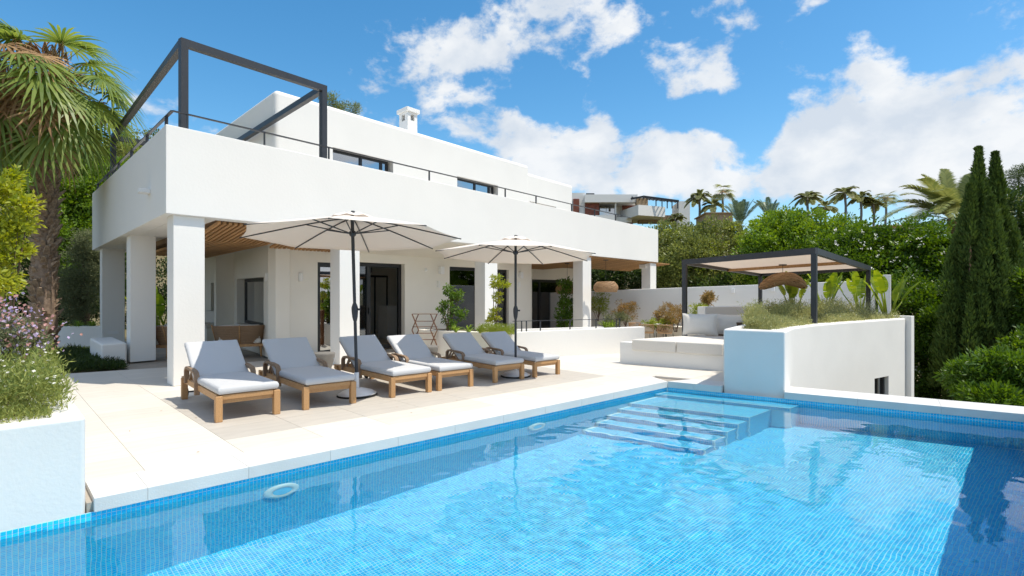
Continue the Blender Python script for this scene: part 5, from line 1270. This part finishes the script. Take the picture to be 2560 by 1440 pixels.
# left side
tree_at('garden_tree', 'dense bright green tree between the palm trunk and the villa', [px_blob(210, 480, 19, 1.3, 1.0, 1.0, 120, .33, 95), px_blob(265, 430, 20, .8, .8, .6, 60, .32, 90), px_blob(180, 580, 18.5, 1.1, .9, .9, 100, .33, 90), px_blob(215, 640, 18.2, .8, .7, .7, 50, .33, 90), px_blob(60, 460, 19.5, 1.4, .9, .8, 90, .33, 90)], LF['green'], .12, group='trees left of the villa', width=.5)
tree_at('wild_olive', 'feathery grey-green tree close to the rear side column', [px_blob(205, 690, 16.6, .55, .5, .95, 90, .24, 120), px_blob(228, 620, 16.8, .4, .4, .6, 50, .22, 110), px_blob(185, 760, 16.4, .4, .4, .5, 40, .22, 110)], LF['grey'], .085, r0=.07, group='trees left of the villa', width=.22)
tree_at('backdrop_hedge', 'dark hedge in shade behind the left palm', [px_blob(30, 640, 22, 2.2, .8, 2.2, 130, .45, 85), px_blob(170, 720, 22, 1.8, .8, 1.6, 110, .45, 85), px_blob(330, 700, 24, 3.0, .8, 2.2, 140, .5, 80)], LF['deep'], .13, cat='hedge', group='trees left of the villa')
tree_at('golden_shrub', 'yellow-green leafy bush at the left edge of the picture', [px_blob(15, 515, 7.6, .24, .3, .34, 26, .11, 44), px_blob(-10, 620, 7.4, .26, .3, .34, 26, .11, 44), px_blob(38, 590, 7.5, .20, .2, .34, 18, .10, 38), px_blob(-10, 450, 7.7, .30, .3, .18, 16, .11, 38), px_blob(0, 700, 7.3, .2, .2, .18, 12, .10, 36), px_blob(60, 520, 7.5, .10, .1, .18, 7, .09, 28)], LF['yellow'], .075, r0=.03, cat='bush', group='trees left of the villa', width=.48)
tree_at('backdrop_hedge', 'leafy green hedge beyond the left edge of the garden', [((-17.5, 17, 1.2), (2.2, 1.0, 1.5), 110, .4, 80), ((-21, 15, 1.0), (2.2, 1.0, 1.4), 90, .4, 80)], LF['hedge'], .13, cat='hedge', group='trees left of the villa')
# hillside pines seen over the roof
tree_at('pine_tree', 'pine top peeping over the upper storey beside the steel frame', [px_blob(822, 255, 30, .5, .4, .7, 26, .25, 70), px_blob(868, 272, 30, .6, .4, .35, 26, .25, 70)], LF['olive'], .13, r0=.12, group='trees behind the villa', width=.2)
tree_at('hill_tree', 'brown-green hillside trees seen under the steel frame on the left', [px_blob(345, 370, 48, 2.6, 1.5, 1.7, 60, .6, 60), px_blob(300, 400, 46, 2.0, 1.5, 1.5, 50, .6, 60), px_blob(395, 420, 46, 2.0, 1.5, 1.5, 40, .6, 60)], LF['olive'], .22, r0=.2, group='trees behind the villa')
# distant wooded slope, one mass
PPs = []; 
for k in range(900):
    x = random.uniform(-70, 90); y = random.uniform(60, 150)
    PPs.append((x, y, ground_z(x, y) + .6))
c = np.array(PPs); kk = np.repeat(np.arange(len(c)), 42); p = c[kk] + RNG.normal(size=(len(kk), 3)) * np.array([1.1, 1.1, .75])
wood = tri_leaves('distant_wood', p, unit(len(p)), unit(len(p)) + np.array([0, 0, .6]), .55, .35, LF['olive'], None, RNG.random(len(c))[kk] * .6 + .4 * RNG.random(len(kk))); wood['kind'] = 'stuff'; wood['label'] = 'scrubby green growth on the hillside behind the houses'

# ------------------------------------------------------------------ planted beds
def mound(name, label, area, n, hgt, leaf, lm, kind_thing=True, cat='shrub', z0=0., width=.2, up=.25, flowers=0, fl_m=None, group=None, bumps=9, fl=.03):
    """low spreading plants over a polygon: area(n) -> (n,2) points"""
    xy = area(n); cx = xy[RNG.integers(0, len(xy), bumps)]; 
    dd = np.min(np.linalg.norm(xy[:, None] - cx[None], axis=2), axis=1); hh = hgt * (.38 + .75 * np.exp(-(dd / .21) ** 2)) * (.85 + .3 * RNG.random(n))
    f = RNG.random(n) ** .6; lean = RNG.normal(size=(n, 2)) * .35
    p = np.column_stack([xy + lean * (hh * f * .4)[:, None], z0 + hh * f]); d = np.column_stack([lean, np.full(n, .8)]) + RNG.normal(size=(n, 3)) * .55
    c = p.mean(0); t_ = thing(name, label, cat, (c[0], c[1], z0), group=group)
    tri_leaves('foliage', p, d, unit(n) + np.array([0, 0, up]), leaf * (.6 + .8 * RNG.random(n)), leaf * width, lm, t_, .4 * f + .6 * RNG.random(n))
    if flowers:
        i = RNG.integers(0, n, flowers * 3); i = i[np.argsort(-p[i, 2])][:flowers]; fp = p[i] + np.array([0, 0, leaf * .5]); m_ = 6; q = np.repeat(fp, m_, 0); a = np.tile(np.arange(m_) * 2 * math.pi / m_, flowers)
        tl = np.repeat(RNG.normal(size=(flowers, 3)) * .4 + np.array([.2, -.35, .8]), m_, 0); dd2 = np.stack([np.cos(a), np.sin(a), np.zeros_like(a)], 1); dd2 -= tl * (np.sum(dd2 * tl, 1, keepdims=True) / np.sum(tl * tl, 1, keepdims=True))
        tri_leaves('flowers', q, dd2, tl, fl * .5, fl * .3, fl_m or LF['white'], t_, fold=.02)
    return t_
def quad_area(a, b, c, d):
    def f(n):
        u, v = RNG.random((n, 1)), RNG.random((n, 1)); A_, B_, C_, D_ = (np.array((q.x, q.y)) for q in (a, b, c, d)); return (A_ * (1 - u) + B_ * u) * (1 - v) + (D_ * (1 - u) + C_ * u) * v
    return f
mound('daisy_bed', 'mass of fine green foliage with tiny white daisies spilling over the pool planter', quad_area(TD(7.98, .30), TD(10.2, .10), TD(10.4, 2.3), TD(7.95, 2.3)), 46000, .38, .05, LF['daisy'], cat='flower bed', z0=.60, flowers=360, fl=.030, bumps=22, group='flower beds')
mound('daisy_bed', 'low daisies trailing along the front edge of the pool planter', quad_area(TD(8.10, .12), TD(10.2, .05), TD(10.2, .4), TD(8.10, .5)), 9000, .10, .04, LF['daisy'], cat='flower bed', z0=.60, flowers=60, fl=.026, bumps=10, group='flower beds')
c = P(55, 800, 5.6)
shrub('flowering_bush', 'bush with lilac and pink blossoms behind the daisies at the left edge', 'bush', (c.x, c.y, .62), [px_blob(15, 820, 5.5, .16, .2, .16, 18, .07, 40), px_blob(55, 840, 5.6, .14, .2, .12, 14, .07, 40), px_blob(90, 860, 5.7, .10, .1, .08, 12, .06, 44), px_blob(0, 860, 5.4, .16, .2, .12, 20, .07, 50)], LF['grey'], .04, width=.3, stems=16)
for nm, n_, mm in (('lilac_blossom', 170, 'lilac'), ('pink_blossom', 230, 'pinkp')):
    p_ = np.concatenate([np.array(P(px, py, Yy)) + RNG.normal(size=(n_ // 4, 3)) * np.array([.10, .16, .09]) for px, py, Yy in ((15, 795, 5.45), (55, 815, 5.5), (85, 850, 5.6), (0, 780, 5.4))])
    o = tri_leaves(nm, p_, unit(len(p_)), unit(len(p_)) + np.array([.3, -.8, .5]), .034, .03, LF[mm]); o['kind'] = 'stuff'; o['label'] = ('lilac' if mm == 'lilac' else 'dusty pink') + ' petals clustered on the left flowering bush'
def strap_plant(label, c, n, L, m=None, w_=.016, group='strap-leaved plants', arch=1.0, name='strap_plant'):
    t_ = thing(name, label, 'plant', c, group=group); c = Vector(c); st = []
    for k in range(n):
        a = random.uniform(0, 2 * math.pi); e = random.uniform(35, 80); d = frond_dir(a, R(e)); l = L * random.uniform(.7, 1.15); hw = Vector((-math.sin(a), math.cos(a), 0)) * w_; s_ = []
        for j in range(6):
            f = j / 5; s_.append((c + Vector((random.uniform(-.0, .0), 0, 0)) + d * (l * f) + Vector((0, 0, -arch * l * .5 * f ** 2.4)), hw * (1 - f ** 3 * .95)))
        st.append(s_)
    ribbon('leaves', st, m or LF['strap'], t_); return t_
for k, (px, lab) in enumerate(((158, 'strap-leaved plant on the low wall beside the palm trunk'), (196, 'strap-leaved plant in the middle of the low garden wall'), (232, 'strap-leaved plant at the column end of the low garden wall'))):
    q = P(px, 815, 15.6); q.z = .50; strap_plant(lab, q, 34, .42, w_=.022)
mound('ground_cover', 'dark green ground cover along the deck edge at the masonry bench', quad_area(G(150, 931), G(312, 921), G(300, 880), G(160, 880)), 16000, .16, .10, LF['deep'], cat='ground cover', z0=-.03, width=.14, bumps=20, group='ground cover')
mound('grass_tuft', 'rough pale grass by the path at the foot of the palm', quad_area(G(105, 935), G(240, 905), G(255, 872), G(130, 872)), 9000, .12, .09, LF['lime'], cat='grass', z0=-.05, width=.10, bumps=14, group='ground cover')
bana = lambda: LF['banana']
def banana(label, c, leaves, name='strelitzia', group='large-leaved strelitzias', stem=.9):
    """paddle leaves on long stalks from one foot"""
    t_ = thing(name, label, 'plant', c, group=group); c = Vector(c); st = []; sk = MB()
    for (az, el, stalk, L, W_, bend) in leaves:
        az, el = R(az), R(el); d = frond_dir(az, el); b = c + Vector((math.cos(az) * .06, math.sin(az) * .06, 0)); tip = b + d * stalk; sk.tube([b, b.lerp(tip, .5) + Vector((0, 0, .03)), tip], [.032, .022, .012], 6)
        side = Vector((-math.sin(az), math.cos(az), 0)); up = d.cross(side); up = up if up.z > 0 else -up; s_ = 0; n = 11; mid = []
        for j in range(n):
            f = j / (n - 1); mid.append(tip + d * (L * f) + Vector((0, 0, -bend * L * f ** 2)) + Vector((math.cos(az), math.sin(az), 0)) * (bend * .3 * L * f * f))
        wdt = [W_ * math.sin(math.pi * min(.97, .06 + .94 * (j / (n - 1)) ** .8)) ** .6 for j in range(n)]
        for sg in (1, -1):
            for j in range(n - 1):
                if random.random() < .12: g_ = .5
                else: g_ = 1.0
                a0, a1 = mid[j], mid[j + 1]; e0 = a0 + side * sg * wdt[j] * .5 + up * wdt[j] * .16; e1 = a1 + side * sg * wdt[j + 1] * .5 + up * wdt[j + 1] * .16
                e1 = e1.lerp(e0, 1 - g_ * .97); st.append([((a0 + e0) / 2, (a0 - e0) / 2), ((a1 + e1) / 2, (a1 - e1) / 2)])
    sk.build('stalks', LF['banana'], t_, smooth=True); ribbon('leaves', st, LF['banana'], t_); return t_
B_ = lambda s: [(random.Random(s * 31 + k).uniform(0, 360), random.Random(s * 17 + k).uniform(58, 84), random.Random(s * 7 + k).uniform(.45, .85), random.Random(s + k * 5).uniform(.55, .8), random.Random(s * 3 + k).uniform(.20, .28), random.Random(s * 11 + k).uniform(.05, .25)) for k in range(9)]
for k, (px, py, Yy, lab) in enumerate(((1985, 765, 15.9, 'strelitzia with upright paddle leaves behind the woven pergola lamp'), (2065, 765, 16.3, 'strelitzia with a fan of red-brown stalks behind the near pergola post'), (2150, 765, 16.0, 'strelitzia with dry lower leaves inside the right pergola post'), (2220, 768, 14.2, 'strelitzia with large yellow-green leaves outside the right end of the pergola'))):
    q = P(px, py, Yy); q.z = .85; banana(lab, q, B_(k + 1))
q = P(2228, 768, 14.0); 
for k, (px, Yy, lab) in enumerate(((398, 18.5, 'tall banana plant seen between the two front columns'), (425, 19.5, 'banana plant half hidden by the corner column'))):
    q = P(px, 800, Yy); q.z = 0; banana(lab, q, [(random.uniform(0, 360), random.uniform(55, 82), random.uniform(.7, 1.3), random.uniform(.8, 1.1), .34, random.uniform(.1, .4)) for k in range(12)], name='banana_plant', group='banana plants')
# the raised planter at the pool end
inn = thick(wall_path, .28)
def along(path, f):
    k = f * (len(path) - 1); i = np.minimum(k.astype(int), len(path) - 2); A_ = np.array([(p.x, p.y) for p in path]); return A_[i] + (A_[i + 1] - A_[i]) * (k - i)[:, None]
def belt(d0, d1, f0=0., f1=1.):
    def f(n):
        q = along(wall_path, f0 + (f1 - f0) * RNG.random(n * 2)); off = d0 + (d1 - d0) * RNG.random((n * 2, 1)); q = q + np.array([-.62, .78]) * off; q = q[q[:, 0] / q[:, 1] > .418]; return q[RNG.integers(0, len(q), n)]
    return f
mound('herb_bed', 'pale sage-green herbs filling the front of the tall planter', belt(.10, .75), 30000, .24, .055, LF['sage'], cat='flower bed', z0=.80, flowers=150, fl=.022, bumps=26, group='plants in the tall planter')
mound('herb_bed', 'taller grey-green herbs around the near pergola post in the tall planter', belt(.6, 1.9, .1), 40000, .46, .06, LF['sage'], cat='flower bed', z0=.80, bumps=26, group='plants in the tall planter')
mound('rosemary_bed', 'bluish rosemary at the far end of the tall planter', belt(.3, 1.6, .6), 20000, .52, .05, LF['grey'], cat='shrub', z0=.80, bumps=12, group='plants in the tall planter')
mound('herb_bed', 'herbs at the left end of the tall planter beside the daybed', quad_area(bs + v2(.55, .35), be + v2(-.1, .4), be + v2(.9, 2.2), bs + v2(1.45, 1.9)), 14000, .24, .055, LF['sage'], cat='flower bed', z0=.80, flowers=70, fl=.022, bumps=12, group='plants in the tall planter')
strap_plant('light green leafy plant in front of the low wall under the pergola', P(1945, 790, 13.2), 60, .42, LF['banana'], .03, name='leafy_plant', arch=.7)
# planter by the loungers
q0 = P(1120, 826, 13.4); q0.z = .57
shrub('climbing_ficus', 'dark green climbing plant in front of the tall ground-floor window', 'plant', q0, [px_blob(1124, 728, 13.5, .10, .1, .14, 9, .08, 26), px_blob(1148, 742, 13.6, .12, .1, .14, 8, .08, 26), px_blob(1116, 765, 13.4, .16, .14, .16, 11, .08, 26), px_blob(1152, 785, 13.5, .14, .12, .2, 10, .08, 26), px_blob(1124, 806, 13.4, .18, .14, .14, 12, .08, 26), px_blob(1104, 768, 13.4, .12, .1, .07, 5, .07, 22)], LF['hedge'], .075, droop=.5, width=.42, stems=9)
q0 = P(1238, 826, 13.2); q0.z = .57
shrub('golden_climber', 'yellow-leaved climber on the column behind the second parasol pole', 'plant', q0, [px_blob(1240, 705, 13.3, .13, .1, .16, 14, .07, 24), px_blob(1255, 712, 13.2, .2, .1, .05, 12, .06, 22), px_blob(1246, 745, 13.2, .10, .1, .12, 10, .07, 24), px_blob(1240, 785, 13.2, .12, .1, .16, 12, .07, 24), px_blob(1226, 805, 13.2, .1, .1, .1, 8, .07, 24)], LF['yellow'], .06, width=.45, stems=9)
for px, Yy, n, L, lab in ((1140, 12.9, 26, .36, 'strap-leaved plant at the left end of the stairwell planter'), (1172, 12.75, 30, .40, 'strap-leaved plant in the middle of the stairwell planter'), (1200, 12.7, 26, .36, 'strap-leaved plant below the golden climber'), (1228, 12.6, 24, .34, 'strap-leaved plant at the right end of the stairwell planter')):
    q = P(px, 826, Yy); q.z = .58; strap_plant(lab, q, n, L)
pa2, pb2 = P(1135, 826, 12.9), P(1285, 826, 12.2)
mound('daisy_bed', 'small white daisies at the corner of the stairwell planter', quad_area(pb2 + v2(-.75, .15), pb2, pb2 + v2(.05, .5), pb2 + v2(-.8, .6)), 7000, .20, .035, LF['lime'], cat='flower bed', z0=.57, flowers=110, fl=.02, bumps=8, group='flower beds')
q = P(1412, 815, 20.0); q.z = -.4
shrub('leafy_vine', 'dark leafy vine climbing beside the dining door', 'plant', q, [px_blob(1412, 720, 20, .22, .2, .3, 20, .14, 30), px_blob(1415, 770, 20, .3, .2, .4, 34, .14, 30), px_blob(1410, 805, 20, .3, .2, .3, 26, .14, 30)], LF['hedge'], .10, droop=.3)
# beds behind the dining place
for px, py, Yy, rx, rz_, lm, lab in ((1495, 760, 23.0, .45, .40, 'lime', 'lime-green shrub at the left of the dining bed beneath the woven lamp'), (1565, 778, 22.8, .5, .38, 'rust', 'golden-brown shrub against the garden wall between the last two columns'), (1540, 800, 21.8, .5, .25, 'grey', 'grey-green low shrub behind the stairwell rail'),
        (1662, 785, 21.5, .42, .36, 'rust', 'brownish flowering shrub just right of the last column'), (1690, 790, 20.8, .42, .34, 'rust', 'brownish shrub beside the left pergola post'), (1650, 808, 21.0, .6, .16, 'lime', 'yellow-green low plants behind the dining table'), (1742, 790, 18.0, .30, .34, 'lime', 'light green shrub behind the daybed cushion'), (1770, 748, 18.4, .10, .18, 'rust', 'dry brown seed heads against the garden wall')):
    q = P(px, py, Yy); b_ = q.copy(); b_.z = q.z - rz_ * 1.6
    shrub('border_shrub', lab, 'shrub', b_, [(q, (rx, .35, rz_), 34, .13, 40), (q + Vector((rx * .5, 0, rz_ * .5)), (rx * .4, .25, rz_ * .6), 10, .1, 36), (q + Vector((-rx * .6, 0, -rz_ * .2)), (rx * .4, .25, rz_ * .6), 10, .1, 36)], LF[lm], .07, group='border shrubs behind the dining place', width=.35)
for px, lab in ((1512, 'strap-leaved plant left of the stairwell rail end'), (1528, 'strap-leaved plant behind the stairwell rail end')):
    q = P(px, 815, 21.2); q.z = CAMH + (HOR - 822) / FPX * 21.2; strap_plant(lab, q, 30, .62, w_=.03)
# ------------------------------------------------------------------ houses on the hillside
def far_box(mb, px0, px1, py0, py1, Y, dep, zdrop=0):
    a, b = P(px0, py0, Y), P(px1, py1, Y); mb.prism([(a.x, Y), (b.x, Y), (b.x + dep * .1, Y + dep), (a.x + dep * .1, Y + dep)], b.z - zdrop, a.z); return mb
YH = 78.0
fh = thing('hillside_house', 'white modern house with rust-red panels and a dark roof pergola on the hillside', 'house', P(1560, 570, YH))
def FH(name, m, *rects, Y=YH, dep=6, parent=None, drop=0):
    mb = MB()
    for r_ in rects: far_box(mb, *r_, Y, dep, drop)
    return mb.build(name, m, parent or fh)
FH('wall', plaster, (1425, 1463, 482, 600), dep=9, Y=YH + 1)
FH('roof', plaster, (1462, 1594, 486, 505.5), dep=10, Y=YH)
FH('wall', plaster_in, (1463, 1594, 505.5, 545), dep=6, Y=YH + 3.4)
FH('cladding_panel', redwood, (1462.5, 1498, 502, 541), dep=2, Y=YH + .8); FH('cladding_panel', redwood, (1433, 1448, 497, 531), dep=.3, Y=YH + .8); FH('cladding_panel', redwood, (1556, 1590, 511, 531), dep=.4, Y=YH + 2.9); FH('cladding_panel', redwood, (1545, 1582, 551, 562), dep=.5, Y=YH + 1.5)
w_ = FH('window', black, (1499, 1537, 512, 541), dep=.2, Y=YH + 3.1); FH('pane', glass_sky, (1500, 1515, 513, 540), (1516, 1536, 513, 540), dep=.05, Y=YH + 3.02, parent=w_); 
FH('balustrade', glass_sky, (1499, 1536, 529, 541), dep=.05, Y=YH + .6)
FH('column', plaster, (1537, 1541, 505.5, 545), dep=.3, Y=YH + .5)
FH('terrace_slab', plaster, (1470, 1537, 538, 560), dep=5, Y=YH + .2); FH('terrace_slab', plaster, (1537, 1580, 543, 556), dep=5, Y=YH + 1)
mb = MB(); a, b, c_ = P(1551, 533, YH + 3), P(1596, 522, YH - 3), P(1663, 536, YH - 1)
mb.prism([(a.x, a.y), (b.x, b.y), (c_.x, c_.y), (c_.x, c_.y + 6), (a.x, a.y + 5)], CAMH + (HOR - 545) / FPX * YH, CAMH + (HOR - 520) / FPX * YH); mb.build('terrace_parapet', plaster, fh)
FH('stone_pier', stone_wall, (1592, 1620, 495, 522), dep=2, Y=YH - 1)
FH('undercroft', stone_wall, (1598, 1690, 538, 556), dep=2, Y=YH + 2)
mb = MB()
for k in range(12):
    q0, q1 = P(1580 + k * 9.2, 493 + k * .9, YH - 2), P(1588 + k * 9.2, 496 + k * .9, YH + 4); mb.beam(q0, q1, .12, .16)
mb.beam(P(1577, 497, YH - 2), P(1608, 491.5, YH - 2.1), .15, .25); mb.beam(P(1608, 491.5, YH - 2.1), P(1697, 503, YH - 2), .15, .3); mb.beam(P(1608, 493, YH + 4), P(1697, 504, YH + 4), .15, .3)
for px in (1640, 1655, 1668, 1680, 1694): mb.beam(P(px, 500, YH - 1), P(px, 521, YH - 1), .12, .12, up=(0, 1, 0))
mb.build('roof_pergola', black, fh)
FH('side_wing', plaster, (1697, 1725, 503, 600), dep=5, Y=YH - 1)
FH('roof_unit', dark, (1465, 1486, 483, 486), (1546, 1561, 491, 494), dep=1.5, Y=YH + 4)
for px0, px1, py0, py1, m_, Yy, lab in ((1766, 1832, 533, 600, stone_wall, 62, 'ochre stone house wall showing between the pale tree and the young palm'), (2200, 2330, 565, 640, terra, 52, 'pinkish terracotta house wall behind the date palm'), (172, 222, 402, 440, plaster, 44, 'small white house wall on the hillside behind the left palm')):
    h_ = thing('distant_house', lab, 'house', P(px0, py1, Yy)); FH('wall', m_, (px0, px1, py0, py1), Y=Yy, dep=5, parent=h_, drop=4); FH('roof', m_, (px0 - 3, px1 + 3, py0 - 2.5, py0), Y=Yy - .2, dep=5.5, parent=h_)

dl2 = []
for k in range(16):
    q = TD(random.uniform(3.5, 8.2), random.uniform(.3, 5.0), .006); dl2.append((q.x, q.y, .006))
o = tri_leaves('fallen_leaves', np.array(dl2), unit(len(dl2)) * np.array([1, 1, .15]), np.tile(np.array([.1, -.1, 1.0]), (len(dl2), 1)), .035, .014, LF['dead']); o['kind'] = 'stuff'; o['label'] = 'small dry leaves scattered on the pale paving'
